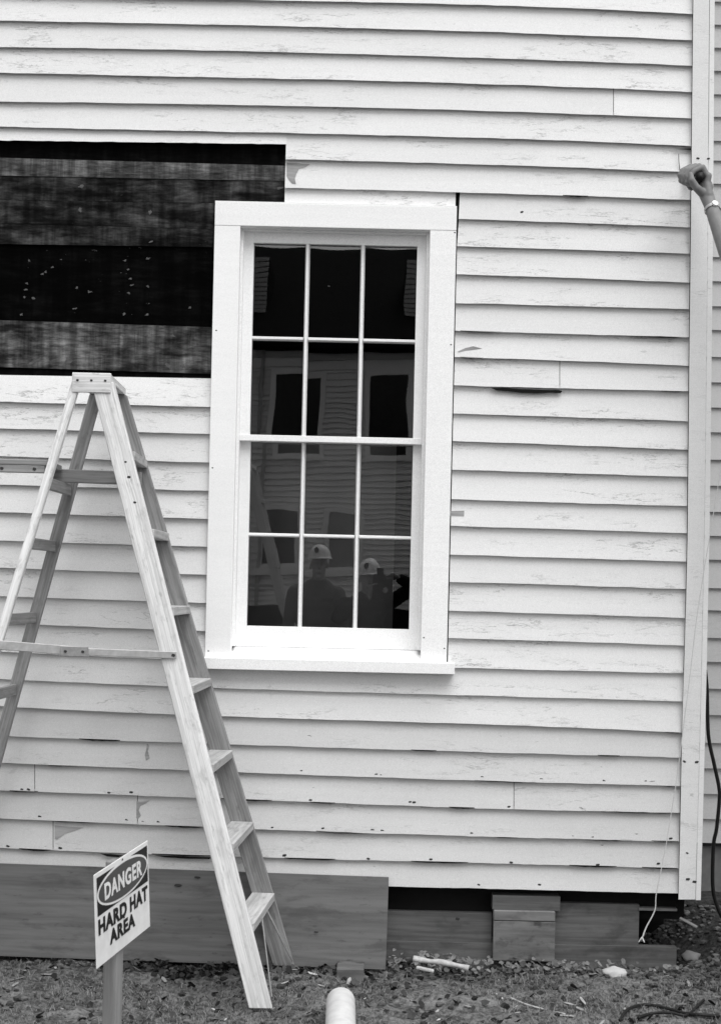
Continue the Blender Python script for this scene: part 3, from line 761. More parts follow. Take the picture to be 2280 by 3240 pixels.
    beam('shelf_cleat', (-1.60, -0.55, z-0.026), (-1.37, -0.55, z-0.026), 0.028, 0.03, 'ladder2', sh, up=(0, 0, 1))
    for q in (-1.54, -1.41):
        o = bpy.data.objects.new('bolt', nme); link(o, sh, Matrix.Translation((q, -0.5645, z-0.026)) @ Matrix.Diagonal((0.007, 0.008, 0.007, 1)))
    # worn maker's plate with bolt holes on the near front rail
    zz_ = 2.03
    for i, q in enumerate((2.12, 2.06, 1.96)):
        o = bpy.data.objects.new('bolt', nme); s = (0.005, 0.007, 0.006)[i]
        link(o, t, Matrix.Translation((fx(q)+0.012-0.002*i % 0.01, -dn(q)-0.0135, q)) @ Matrix.Diagonal((s, 0.004, s*0.9, 1)))
    return t
lad = make_ladder()
lad['label'] = 'weathered wooden stepladder standing open against the siding between danger sign and window'
l2 = copy_tree(lad); l2['label'] = 'wooden stepladder seen only as a pale slanting rail reflected in the window'
for ch in l2.children_recursive:      # rails and rungs of this one take a paler wood
    if ch.type == 'MESH' and ch.data.materials[0] in (M['ladder'], M['ladder2']):
        ch.material_slots[0].link = 'OBJECT'; ch.material_slots[0].material = M['ladderw']
l2.location = (-1.19-0.265, -7.6, ground_z(-1, -7.6)+0.012); l2.scale = (1.1, 1.0, 1.1)
l3 = copy_tree(lad); l3['label'] = 'wooden stepladder under the worker whose hand grips the corner board'
l3.location = (-1.19+3.56, -0.40, 0.0); l3.rotation_euler = (0, 0, math.pi)

# ------------------------------------------------------------------ danger sign
TL, TR, BL, BR = P(304.6, 2768.5, D-3.65), P(470.6, 2656.5, D-4.0), P(300.5, 3069.6, D-3.65), P(472, 2936, D-4.0)
rx_ = ((TR-TL)+(BR-BL)).normalized(); up_ = ((TL-BL)+(TR-BR)).normalized(); up_ = (up_-rx_*up_.dot(rx_)).normalized()
nrm = rx_.cross(up_); cen = (TL+TR+BL+BR)/4
SW = ((TR-TL).length+(BR-BL).length)/2; SH = ((TL-BL).length+(TR-BR).length)/2
mw = Matrix((rx_, up_, nrm)).transposed().to_4x4(); mw.translation = cen
sg = root('warning_sign', (cen.x, cen.y, 0), 'danger hard hat area sign on a wooden post before the plywood', 'sign')
pan = bm_obj('sign_panel', box_bm(-SW/2, SW/2, -SH/2, SH/2, -0.003, 0, 0.0006), 'signwhite', sg, mw)
def flat(name, pts, mat, z, parent, mwx=mw, th=0.0004):
    n = len(pts); vv = [(x, y, z) for x, y in pts]+[(x, y, z-th) for x, y in pts]
    ff = [tuple(range(n)), tuple(range(2*n-1, n-1, -1))] + [(i, (i+1) % n, n+(i+1) % n, n+i) for i in range(n)]
    return mesh_obj(name, vv, ff, mat, parent, mwx)
m_ = 0.012*SW/0.35
flat('black_field', [(-SW/2+m_, SH*0.04), (SW/2-m_*0.7, SH*0.04), (SW/2-m_*0.7, SH/2-m_), (-SW/2+m_, SH/2-m_)], 'signblack', 0.0008, pan)
def oval(rx, ry, cy, n=56, p=2.0):
    out = []
    for i in range(n):
        t = 2*math.pi*i/n; c, s = math.cos(t), math.sin(t)
        out.append((math.copysign(abs(c)**(2/p), c)*rx, cy+math.copysign(abs(s)**(2/p), s)*ry))
    return out
cy = SH*0.255
flat('white_ring', oval(SW*0.470, SH*0.208, cy), 'signwhite', 0.0016, pan)
flat('oval', oval(SW*0.446, SH*0.182, cy), 'signred', 0.0024, pan)
def text(name, body, w, h, cx, cy, mat, z, bold=0.03):
    cu = bpy.data.curves.new(name, 'FONT'); cu.body = body; cu.align_x = 'CENTER'; cu.align_y = 'CENTER'; cu.offset = bold; cu.extrude = 0.001
    cu.space_character = 1.12
    o = bpy.data.objects.new(name, cu); COL.objects.link(o)
    dg = bpy.context.evaluated_depsgraph_get(); dg.update()
    me = bpy.data.meshes.new_from_object(o.evaluated_get(dg)); bpy.data.objects.remove(o)
    xs_ = [v.co.x for v in me.vertices]; ys_ = [v.co.y for v in me.vertices]
    bx0, bx1, by0, by1 = min(xs_), max(xs_), min(ys_), max(ys_)
    for v in me.vertices:
        v.co = Vector((cx+((v.co.x-bx0)/(bx1-bx0)-0.5)*w, cy+((v.co.y-by0)/(by1-by0)-0.5)*h, z+(0.0003 if v.co.z > 0 else -0.0003)))
    me.materials.clear(); me.materials.append(M[mat])
    return link(bpy.data.objects.new(name, me), pan, mw)
text('lettering', 'DANGER', SW*0.70, SH*0.185, 0.0, cy, 'signwhite', 0.0032, 0.034)
text('lettering', 'HARD', SW*0.51, SH*0.170, -SW*0.205, -SH*0.082, 'signblack', 0.0012, 0.045)
text('lettering', 'HAT', SW*0.345, SH*0.170, SW*0.285, -SH*0.082, 'signblack', 0.0012, 0.045)
text('lettering', 'AREA', SW*0.47, SH*0.160, -SW*0.035, -SH*0.275, 'signblack', 0.0012, 0.045)
for (x, y) in ((0, SH*0.47), (0.0, -SH*0.17)):
    o = bpy.data.objects.new('screw', nme); link(o, sg, mw @ Matrix.Translation((x, y, 0.001)) @ Matrix.Rotation(math.pi/2, 4, 'X') @ Matrix.Diagonal((0.004, 0.004, 0.004, 1)))
pc = cen - nrm*0.027
yaw = math.atan2(rx_.y, rx_.x)
mp_ = Matrix.Translation((pc.x, pc.y, 0)) @ Matrix.Rotation(yaw, 4, 'Z') @ Matrix.Rotation(-math.pi/2, 4, 'Y')
bm = box_bm(-0.4, 0.862, -0.021, 0.021, -0.022, 0.022, 0.003)
bm_obj('post', bm, 'post', sg, mp_)

# ------------------------------------------------------------------ pipe, block, scraps, cables on the ground
pr = 0.0555; q0 = P(1077, 3186, 0.76); q1 = P(1078, 3240, 1.17)
q0 = V3(q0.x, -0.76, ground_z(q0.x, -0.76)+pr-0.004); ax = V3(q1.x-q0.x, q1.y-q0.y, 0).normalized()
q1 = q0+ax*1.7; q1.z = q0.z+0.03; ax = (q1-q0).normalized()
sdv = ax.cross(V3(0, 0, 1)).normalized(); upv = sdv.cross(ax); vv, ff, sg_n = [], [], 32
prof = [(pr-0.006, 0.25), (pr-0.006, 0.001), (pr-0.004, 0), (pr-0.001, 0), (pr, 0.002), (pr, 0.6), (pr, 1.2), (pr, 1.699), (pr-0.001, 1.7), (pr-0.006, 1.7), (pr-0.006, 1.4)]
for (r_, t_) in prof:
    for k in range(sg_n): vv.append(q0+ax*t_+sdv*r_*math.cos(2*math.pi*k/sg_n)+upv*r_*math.sin(2*math.pi*k/sg_n))
for i in range(len(prof)-1):
    for k in range(sg_n): ff.append((i*sg_n+k, i*sg_n+(k+1) % sg_n, (i+1)*sg_n+(k+1) % sg_n, (i+1)*sg_n+k))
tag(mesh_obj('drain_pipe', vv, ff, 'pvc', smoothf=True), 'plain white pipe lying on the ground and pointing at the viewer', 'pipe')

def ground_pt(u, v, lift=0.0):
    "where the sight line through u, v meets the ground"
    lo, hi = -0.6, 1.6
    for _ in range(40):
        md = (lo+hi)/2; p = P(u, v, md)
        if p.z > ground_z(p.x, p.y)+lift: hi = hi; lo2 = md
        if p.z - ground_z(p.x, p.y) - lift > 0: hi = md
        else: lo = md
    return P(u, v, (lo+hi)/2)
a = P(1064, 3066, 0.23); c = P(1150, 3110, 0.23)
o = box('wood_block', a.x, c.x, -0.23, -0.11, c.z-0.03, a.z, 'skirt2', None, 0.004)
tag(o, 'short grey wood block on the ground below the plywood corner', 'wood block')
p0, p1 = P(1306, 3034, 0.17), P(1482, 3066, 0.20)
pm = (p0+p1)/2+V3(0, 0.004, 0.004)
o = tube('painted_stick', [p0, p0.lerp(pm, .5)+V3(0, 0, -.002), pm, pm.lerp(p1, .6)+V3(0, 0, .002), p1], 0.013, 'whitewood', None, 7, taper=lambda t: 0.75+0.35*math.sin(t*7+1)**2)
tag(o, 'thick white painted stick lying by the skirt boards', 'stick')
p0, p1 = P(1316, 3062, 0.20), P(1372, 3074, 0.21)
o = beam('wood_scrap', p0, p1, 0.02, 0.012, 'whitewood', None, up=(0, 0, 1), bev=0.003); tag(o, 'small pale wood scrap beside the white painted stick', 'scrap')
pts = [ground_pt(u, v, 0.006) for u, v in ((1612, 3158), (1660, 3178), (1720, 3195), (1786, 3210))]
o = tube('pale_twig', pts, 0.004, 'whitewood', None, 6); tag(o, 'thin pale curved twig lying on the soil before the pier', 'twig')
def stone(name, u, v, su, sz, mat, label, cat='stone'):
    p = ground_pt(u, v, sz*0.3); bm = bmesh.new(); bmesh.ops.create_icosphere(bm, subdivisions=3, radius=1)
    for q in bm.verts:
        k = 1+0.22*mnoise.fractal(q.co*1.3+Vector((u, 0, 0)), 0.9, 2, 3); q.co = Vector((q.co.x*su*k, q.co.y*su*0.7*k, q.co.z*sz*k))
    return tag(bm_obj(name, bm, mat, None, Matrix.Translation(p), True), label, cat)
stone('white_stone', 1943, 3082, 0.056, 0.030, 'stone', 'rounded white stone lying on the soil near the corner')
stone('grey_clump', 2185, 3030, 0.04, 0.03, 'concrete', 'grey lump of mortar lying below the corner board', 'rubble')
# slab scrap under the corner
p0, p1 = P(2150, 2905, 0.03), P(2205, 2935, 0.06)
o = beam('wood_scrap', p0, p1, 0.022, 0.008, 'skirt3', None, up=(0, 0, 1)); tag(o, 'grey wood splinter stuck in the dark soil under the corner', 'scrap')
# black cables lying on the ground at the right
pts = [ground_pt(u, v, 0.012) for u, v in ((1960, 3230), (1985, 3196), (2040, 3180), (2110, 3192), (2160, 3206), (2215, 3212), (2275, 3216))]
o = tube('ground_cable', pts, 0.0065, 'black'); tag(o, 'upper loop of black cable lying on the soil at lower right', 'cable')
pts = [ground_pt(u, v, 0.012) for u, v in ((2018, 3222), (2060, 3208), (2120, 3206), (2170, 3214), (2200, 3190), (2226, 3165))]
o = tube('ground_cable', pts, 0.006, 'black'); tag(o, 'lower black cable whose end rises towards the corner', 'cable')
# black cable hanging behind the corner board
cp = [(2230,2120),(2236,2184),(2240,2325),(2258,2417),(2273,2488),(2275,2530),(2266,2622),(2256,2678),(2254,2805),(2268,2869),(2292,2915),(2340,2960)]
pts = [P(u, v, -0.25) for u, v in cp]
o = tube('hanging_cable', pts, 0.0085, 'black'); tag(o, 'black cable hanging in a slack curve beside the corner board', 'cable')
# string hanging over the corner board
cp = [(2300,1330,.12),(2280,1478,.11),(2257,1620,.10),(2222,1832,.09),(2201,1973,.085),(2183,2128,.08),(2150,2390,.07),(2136,2491,.065),(2122,2580,.06),(2108,2664,.06),(2093,2742,.06),(2075,2831,.06),(2070.6,2881.6,.055),(2044,2934,.05),(2033,2964,.05)]
rp = root('rope', P(2033, 2964, .05), 'thin pale rope hanging past the corner with a frayed end', 'rope')
tube('strand', [P(*q) for q in cp], 0.0027, 'rope', rp, 6, taper=lambda t: 0.65+0.75*max(0, (t-0.7)/0.3))
e0 = P(2033, 2962, .05)
for k in range(9):
    an = random.uniform(-0.8, 0.8); tube('frayed_end', [e0, e0+Vector((0.010*math.sin(an)-0.004, random.uniform(-.006, .006), -0.012)), e0+Vector((0.024*math.sin(an)-0.006, random.uniform(-.012, .012), -0.026))], 0.0018, 'rope', rp, 5, 3)

# ------------------------------------------------------------------ ground cover
def cover(name, n, fn, mat, label, cat):
    vv, ff = [], []
    for _ in range(n): fn(vv, ff)
    o = mesh_obj(name, vv, ff, mat); tag(o, label, cat, kind='stuff'); return o
def rand_spot(dmin=0.0, dmax=1.25, x0=-2.1, x1=1.75):
    d = dmin+(dmax-dmin)*random.random(); return random.uniform(x0, x1), -d
def blade(vv, ff):
    while True:
        x, y = rand_spot(0.02, 1.3)
        if mnoise.noise(Vector((x*2.3, y*2.3, 9)))+random.uniform(-.4, .4) > -0.12: break
    z = ground_z(x, y); an = random.uniform(0, 6.28); L = random.uniform(0.010, 0.034); w = random.uniform(0.0007, 0.0018)
    lean = random.uniform(0.8, 1.65); dx, dy = math.cos(an), math.sin(an)
    i = len(vv); q = Vector((x, y, z)); e1 = Vector((dx*L*.5*math.sin(lean*.6), dy*L*.5*math.sin(lean*.6), L*.5*math.cos(lean*.6))); e2 = e1+Vector((dx*L*.5*math.sin(lean), dy*L*.5*math.sin(lean), L*.5*math.cos(lean)))
    sd = Vector((-dy*w, dx*w, 0))
    vv += [q-sd, q+sd, q+e1+sd*.8, q+e1-sd*.8, q+e2]; ff += [(i, i+1, i+2, i+3), (i+3, i+2, i+4)]
cover('grass', 30000, blade, 'grass', 'short matted dead grass scattered over the soil', 'grass')
ICO = bmesh.new(); bmesh.ops.create_icosphere(ICO, subdivisions=1, radius=1); ICV = [v.co.copy() for v in ICO.verts]; ICF = [tuple(v.index for v in f.verts) for f in ICO.faces]; ICO.free()
def clod(vv, ff):
    if random.random() < 0.55: x, y = random.uniform(0.02, 1.9), -abs(random.gauss(0.0, 0.10))+0.03
    else: x, y = rand_spot(0.03, 1.3)
    if random.random() < 0.25: x, y = random.uniform(1.15, 1.9), random.uniform(-0.3, 0.6)
    r = random.uniform(0.004, 0.016); z = ground_z(x, y)+r*0.3; i = len(vv); sd = random.uniform(0, 99)
    vv += [Vector((x, y, z))+Vector((v.x*r*1.2, v.y*r, v.z*r*.8))*(1+0.5*mnoise.noise(v*1.7+Vector((sd, 0, 0)))) for v in ICV]; ff += [tuple(i+a for a in f) for f in ICF]
cover('soil_clods', 2600, clod, 'clods', 'crumbled soil and gravel along the foundation', 'soil')
def leaf_at(vv, ff, c, r, nz):
    nz = nz.normalized(); a = nz.orthogonal().normalized(); b = nz.cross(a); i = len(vv); n = 8
    vv.append(c-nz*r*0.15)
    for k in range(n):
        t = 2*math.pi*k/n; rr = r*(1-0.35*(k == 0))*random.uniform(.75, 1.15); vv.append(c+(a*math.cos(t)+b*math.sin(t))*rr)
    for k in range(n): ff.append((i, i+1+k, i+1+(k+1) % n))
def weed(vv, ff):
    u = random.choice([random.uniform(1235, 1560), random.uniform(1590, 1900), random.uniform(1230, 2150), random.uniform(1330, 1560)])
    p = P(u, 2880, 0.0); x = p.x; y = -random.uniform(0.01, 0.13)
    h = random.uniform(0.008, 0.05)*(1.5 if u < 1560 else 1.0)
    z = ground_z(x, y)+h
    leaf_at(vv, ff, Vector((x, y, z)), random.uniform(0.006, 0.015), Vector((random.uniform(-.9, .9), random.uniform(-1.3, .2), 1)))
cover('weeds', 420, weed, 'leaf', 'low round-leaved weeds growing along the skirt boards', 'weeds')
def flake(vv, ff):
    x, y = rand_spot(0.05, 1.25); z = ground_z(x, y)+0.008; s = random.uniform(0.004, 0.018); an = random.uniform(0, 6.28)
    i = len(vv)
    a = Vector((math.cos(an), math.sin(an), random.uniform(-.3, .3)))*s*random.uniform(1, 2.6); b = Vector((-math.sin(an), math.cos(an), random.uniform(-.3, .3)))*s*0.5
    c = Vector((x, y, z)); vv += [c-a*random.uniform(.3, 1)-b, c+a*random.uniform(.2, 1)-b*.9, c+a+b*random.uniform(-.2, .4), c+a*.5+b, c-a*random.uniform(.3, .9)+b*.7, c-a]; ff.append(tuple(range(i, i+6)))
cover('paint_flakes', 130, flake, 'litter', 'fallen paint flakes and chips lying on the soil', 'paint flakes')
def dleaf(vv, ff):
    x = random.choice([random.uniform(-1.4, 0.0), random.uniform(-1.0, -0.1)]); y = -random.uniform(0.10, 0.22)
    if random.random() < .35: x, y = rand_spot(.1, 1.1)
    elif random.random() < .6:
        cu, cv = random.choice(((470, 3055), (500, 3058), (710, 3066), (580, 3092), (1300, 3058))); q = ground_pt(cu+random.gauss(0, 28), cv+random.gauss(0, 6)); x, y = q.x, q.y
    z = ground_z(x, y)+random.uniform(0.004, 0.02); leaf_at(vv, ff, Vector((x, y, z)), random.uniform(0.008, 0.02), Vector((random.uniform(-1, 1), random.uniform(-1, 1), .9)))
M['dl'] = m_rand('dead_leaves', 0.006, 0.06)
cover('dead_leaves', 900, dleaf, 'dl', 'dark dead leaves heaped under the plywood edge', 'leaves')

# ------------------------------------------------------------------ people
_b = bmesh.new(); bmesh.ops.create_uvsphere(_b, u_segments=16, v_segments=10, radius=1)
_b.verts.index_update(); USV = [v.co.copy() for v in _b.verts]; USF = [tuple(v.index for v in f.verts) for f in _b.faces]; _b.free()
TMP = bpy.data.scenes.new('work')      # small scratch scene for baking the figures, removed below
def prim_mesh(prims, voxel, name, mat, parent, sm=6):
    vv, ff = [], []
    def put(src, faces, mt):
        n = len(vv); vv.extend([mt @ q for q in src]); ff.extend([tuple(n+k for k in f) for f in faces])
    for pr in prims:
        if pr[0] == 'e':      # ellipsoid: centre, radii, rotation matrix
            _, c, r, R = pr
            put(USV, USF, Matrix.Translation(c) @ (R.to_4x4() if R is not None else Matrix.Identity(4)) @ Matrix.Diagonal((r[0], r[1], r[2], 1)))
        else:                 # tapered limb with round ends
            _, p0, r0, p1, r1 = pr
            p0, p1 = Vector(p0), Vector(p1); x = p1-p0; L = x.length
            for (p, r) in ((p0, r0), (p1, r1)): put(USV, USF, Matrix.Translation(p) @ Matrix.Diagonal((r, r, r, 1)))
            q = Matrix.Translation(p0) @ x.to_track_quat('Z', 'Y').to_matrix().to_4x4()
            src = [Vector((r0*math.cos(k*math.pi/8), r0*math.sin(k*math.pi/8), 0)) for k in range(16)] + [Vector((r1*math.cos(k*math.pi/8), r1*math.sin(k*math.pi/8), L)) for k in range(16)]
            put(src, [(k, (k+1) % 16, 16+(k+1) % 16, 16+k) for k in range(16)] + [tuple(range(15, -1, -1)), tuple(range(16, 32))], q)
    me = bpy.data.meshes.new('tmp'); me.from_pydata(vv, [], ff); me.update()
    o = bpy.data.objects.new('tmp', me); TMP.collection.objects.link(o)
    md = o.modifiers.new('r', 'REMESH'); md.mode = 'VOXEL'; md.voxel_size = voxel
    ms = o.modifiers.new('s', 'SMOOTH'); ms.iterations = sm; ms.factor = 0.5
    vl = TMP.view_layers[0]; vl.update(); dg = vl.depsgraph
    me2 = bpy.data.meshes.new_from_object(o.evaluated_get(dg)); bpy.data.objects.remove(o)
    me2.name = name; me2.materials.clear(); me2.materials.append(M[mat]); me2.polygons.foreach_set('use_smooth', [True]*len(me2.polygons))
    return link(bpy.data.objects.new(name, me2), parent)
V3 = lambda *a: Vector(a)
def head_prims(c, face, k=1.0):
    "head centred at c (between the ears), looking along face"
    f = Vector(face).normalized(); up = V3(0, 0, 1); sd = f.cross(up).normalized(); up = sd.cross(f)
    R = Matrix((sd, f, up)).transposed()
    L = lambda x, y, z: c + (sd*x+f*y+up*z)*k
    pr = [('e', L(0, -0.005, 0.035), (0.076*k, 0.096*k, 0.088*k), R), ('e', L(0, 0.022, -0.035), (0.062*k, 0.070*k, 0.085*k), R),
          ('e', L(0, 0.060, -0.098), (0.030*k, 0.024*k, 0.022*k), R), ('e', L(0, 0.100, -0.018), (0.013*k, 0.020*k, 0.016*k), R),
          ('c', L(0, 0.088, 0.022), 0.009*k, L(0, 0.108, -0.016), 0.012*k), ('e', L(0, 0.086, -0.060), (0.026*k, 0.012*k, 0.010*k), R),
          ('e', L(0.030, 0.076, 0.030), (0.024*k, 0.014*k, 0.008*k), R), ('e', L(-0.030, 0.076, 0.030), (0.024*k, 0.014*k, 0.008*k), R)]
    for s in (-1, 1): pr.append(('e', L(0.076*s, -0.008, -0.005), (0.010*k, 0.020*k, 0.032*k), R))
    return pr, L, R
def hard_hat(L, R, k, parent, name='hard_hat'):
    bm = bmesh.new(); rings = []; n = 28
    for j in range(10):
        t = j/9*math.pi/2; rr = math.cos(t); zz = math.sin(t)
        ring = []
        for i in range(n):
            an = 2*math.pi*i/n
            rid = 1+0.03*(abs(math.cos(an)) < 0.16)
            ring.append(bm.verts.new(L(0.108*rr*math.cos(an)*1.0, 0.0+0.128*rr*math.sin(an), 0.055+0.120*zz*rid)))
        rings.append(ring)
    brim = [bm.verts.new(L(0.122*math.cos(2*math.pi*i/n), 0.142*math.sin(2*math.pi*i/n)+(0.045*max(0, math.sin(2*math.pi*i/n))**2), 0.048)) for i in range(n)]
    for j in range(9):
        for i in range(n): bm.faces.new((rings[j][i], rings[j][(i+1) % n], rings[j+1][(i+1) % n], rings[j+1][i]))
    for i in range(n): bm.faces.new((brim[i], brim[(i+1) % n], rings[0][(i+1) % n], rings[0][i]))
    bmesh.ops.remove_doubles(bm, verts=bm.verts, dist=1e-4)
    o = bm_obj(name, bm, 'hat', parent, None, True)
    # badge on the front of the hat
    pts = [(0, 0.030), (0.020, 0.018), (0.020, -0.006), (0, -0.026), (-0.020, -0.006), (-0.020, 0.018)]
    vv = [L(-0.035+x, 0.108+0.012-abs(x)*0.2, 0.115+z) for x, z in pts] + [L(-0.035+x, 0.095, 0.115+z) for x, z in pts]
    nn = len(pts); mesh_obj('badge', vv, [tuple(range(nn)), tuple(range(2*nn-1, nn-1, -1))]+[(i, (i+1) % nn, nn+(i+1) % nn, nn+i) for i in range(nn)], 'leather', o)
    return o
def hand_open(wrist, dirv, nrmv, side, curl, k=1.0):
    "relaxed or gripping hand: palm, four fingers, thumb from the side of the palm"
    x = Vector(dirv).normalized(); n = Vector(nrmv); n = (n-x*n.dot(x)).normalized(); s = x.cross(n)*side
    w = Vector(wrist); pr = []
    R = Matrix((x, s, n)).transposed()
    pr.append(('e', w+x*0.048*k, (0.052*k, 0.042*k, 0.016*k), R))
    for i, (off, L) in enumerate(((0.031, 0.070), (0.010, 0.078), (-0.011, 0.072), (-0.031, 0.056))):
        p = w+x*0.085*k+s*off*k; a = 0.25*curl
        pr.append(('c', w+x*0.04*k+s*off*0.8*k, 0.011*k, p, 0.0105*k))
        for j, fr in enumerate((0.45, 0.31, 0.24)):
            d = x*math.cos(a)+n*math.sin(a); q = p+d*L*fr*k
            pr.append(('c', p, (0.0098-0.0009*j)*k, q, (0.0090-0.0009*j)*k)); p = q; a += curl*(0.9, 0.75, 0.6)[j]
    p = w+x*0.022*k+s*0.030*k; d = (x*0.62+s*0.62+n*0.45*min(1, curl)).normalized()
    q = p+d*0.042*k; pr.append(('c', p, 0.015*k, q, 0.012*k)); d2 = (d+x*0.55+n*0.5*curl-s*0.3*curl).normalized(); r = q+d2*0.032*k
    pr.append(('c', q, 0.0115*k, r, 0.010*k)); pr.append(('c', r, 0.010*k, r+(d2-s*0.3*curl).normalized()*0.022*k, 0.008*k))
    return pr
def figure(name, label, base, face, head_c, k, arms, shirt, trousers, skin, hat=True, feet=None, sleeves=1.0, hands=None, group=None, vox=0.0062, smo=5):
    """standing person; arms = ((elbow, wrist, hand dir, hand normal, curl) left, right); one continuous body, clothes as children"""
    f = Vector(face).normalized(); sd = f.cross(V3(0, 0, 1)).normalized()
    b = Vector(base); h = Vector(head_c)
    hip = V3(b.x*0.75+h.x*0.25, b.y*0.75+h.y*0.25, b.z+0.93*k) - f*0.02; neck = h-V3(0, 0, 0.155*k)-f*0.02; chest = neck*0.72+hip*0.28
    t = root(name, b, label, 'person', group)
    hp, L, R = head_prims(h, f, k)
    body = list(hp); body.append(('c', neck-V3(0, 0, 0.03), 0.062*k, h-V3(0, 0, 0.05*k), 0.055*k))
    RB = Matrix((sd, f, V3(0, 0, 1))).transposed()
    tor = [('e', chest, (0.175*k, 0.120*k, 0.19*k), RB), ('e', chest*0.5+hip*0.5, (0.155*k, 0.112*k, 0.20*k), RB), ('e', hip, (0.165*k, 0.118*k, 0.13*k), RB)]
    body += tor; sh = []
    shoulders = [neck-V3(0, 0, 0.085*k)-sd*0.185*k, neck-V3(0, 0, 0.085*k)+sd*0.185*k]
    shirtp = [('e', chest, (0.19*k, 0.135*k, 0.205*k), RB), ('e', chest*0.5+hip*0.5, (0.172*k, 0.128*k, 0.21*k), RB), ('e', hip+V3(0, 0, 0.02), (0.178*k, 0.130*k, 0.115*k), RB),
              ('c', neck-V3(0, 0, 0.055*k)-sd*0.05, 0.058*k, shoulders[0], 0.068*k), ('c', neck-V3(0, 0, 0.055*k)+sd*0.05, 0.058*k, shoulders[1], 0.068*k), ('c', neck-V3(0, 0, .06), 0.075*k, neck-V3(0, 0, 0.005), 0.068*k)]
    for s, (el, wr, hd, hn, cu) in zip((-1, 1), arms):
        S0 = shoulders[0 if s < 0 else 1]; el, wr = Vector(el), Vector(wr)
        body += [('c', S0, 0.056*k, el, 0.040*k), ('c', el, 0.041*k, el*0.7+wr*0.3, 0.043*k), ('c', el*0.7+wr*0.3, 0.043*k, wr, 0.027*k)]
        body += hand_open(wr, hd, hn, s, cu, k) if not callable(hd) else hd(wr)
        e2 = el if sleeves <= 0.5 else wr*0.9+el*0.1
        if sleeves <= 0.5:
            q = S0*0.25+el*0.75; shirtp += [('c', S0, 0.074*k, q, 0.062*k)]
        else: shirtp += [('c', S0, 0.072*k, el, 0.056*k), ('c', el, 0.056*k, e2, 0.044*k)]
    ft = feet or (b-sd*0.10*k, b+sd*0.11*k); trp = [('e', hip+V3(0, 0, 0.0), (0.182*k, 0.134*k, 0.12*k), RB)]; boots = []
    for s, fo in zip((-1, 1), ft):
        fo = Vector(fo); H0 = hip+sd*0.088*s*k-V3(0, 0, 0.05*k); kn = H0*0.5+fo*0.5+V3(0, 0, 0.02)+f*0.03; an = fo+V3(0, 0, 0.085*k)
        body += [('c', H0, 0.084*k, kn, 0.056*k), ('c', kn, 0.054*k, kn*0.65+an*0.35, 0.056*k), ('c', kn*0.65+an*0.35, 0.056*k, an, 0.038*k), ('c', an-V3(0, 0, 0.03), 0.035*k, fo+f*0.13*k+V3(0, 0, 0.03), 0.030*k)]
        trp += [('c', H0, 0.098*k, kn, 0.075*k), ('c', kn, 0.075*k, an+V3(0, 0, 0.0), 0.066*k)]
        boots += [('c', fo+V3(0, 0, 0.045)-f*0.05, 0.045*k, fo+f*0.15*k+V3(0, 0, 0.04), 0.040*k), ('c', fo+V3(0, 0, 0.05), 0.048*k, an+V3(0, 0, 0.03), 0.050*k)]
    prim_mesh(body, vox*k, 'body', skin, t, smo)
    so_ = prim_mesh(shirtp, 0.012*k, 'shirt', shirt, t, 4)
    prim_mesh(trp, 0.014*k, 'trousers', trousers, t, 4); prim_mesh(boots, 0.010*k, 'boots', 'leather', t, 4)
    for s in (-1, 1):     # breast pocket flaps
        c = chest+sd*0.085*s*k+f*0.128*k+V3(0, 0, 0.0); beam('pocket_flap', c-sd*0.05*k, c+sd*0.05*k-V3(0, 0, 0.006), 0.035*k, 0.012, 'trousers', so_, up=f)
    if hat: hard_hat(L, R, k, t)
    else:
        hair = [('e', L(0, -0.02, 0.062), (0.086*k, 0.098*k, 0.078*k), R), ('e', L(0, -0.06, 0.01), (0.078*k, 0.058*k, 0.075*k), R)]
        prim_mesh(hair, 0.008, 'hair', 'hair', t, 3)
    return t
# helper standing a little behind and beside the photographer (seen in the glass)
pp = 6.75; hc = Rf(1008, 1788, pp); gz = ground_z(hc.x, -pp)
figure('person', 'person in white hard hat and dark pocketed shirt reflected in the lower middle pane', (hc.x, -pp-0.02, gz), (0.06, 1, 0), hc, 1.07,
       ((hc+V3(-0.275, -0.02, -0.56), hc+V3(-0.26, 0.10, -0.80), (0, 0.2, -1), (0.4, 1, 0), 0.5), (hc+V3(0.28, -0.02, -0.56), hc+V3(0.27, 0.12, -0.79), (0, .2, -1), (-.4, 1, 0), 0.5)),
       'shirt', 'trousers', 'skin2')
# photographer, right behind the taking camera
hc = V3(-0.160, -D-0.235, CZ+0.095); gz = ground_z(0, -D-0.2)
figure('person', 'person in white hard hat holding a camera to the face, reflected in the glass', (-0.16, -D-0.30, gz), (0.10, 1, -0.05), hc, 1.0,
       ((V3(-0.42, -D-0.12, CZ-0.28), V3(-0.15, -D-0.075, CZ-0.07), (0.25, 0.1, 0.95), (0.8, 0.5, -.2), 0.7), (V3(0.255, -D-0.17, CZ+0.03), V3(0.135, -D-0.10, CZ+0.10), (-0.75, 0.35, 0.35), (-.3, 0.3, -1), 0.7)),
       'jacket', 'trousers', 'skin2')
fc = root('film_camera', (0, -D-0.08, CZ-0.07), 'black film camera held upright by the photographer reflected in the glass', 'camera')
box('body', -0.115, 0.075, -D-0.115, -D-0.055, CZ-0.085, CZ+0.135, 'black', fc, 0.008)
box('film_back', -0.10, 0.06, -D-0.135, -D-0.1155, CZ-0.07, CZ+0.12, 'leather', fc, 0.005)
def ring(name, r, y0, y1, mat, parent):
    bm = bmesh.new(); bmesh.ops.create_cone(bm, cap_ends=True, segments=28, radius1=r, radius2=r, depth=abs(y1-y0), matrix=Matrix.Translation((0, (y0+y1)/2, CZ)) @ Matrix.Rotation(math.pi/2, 4, 'X'))
    return bm_obj(name, bm, mat, parent)
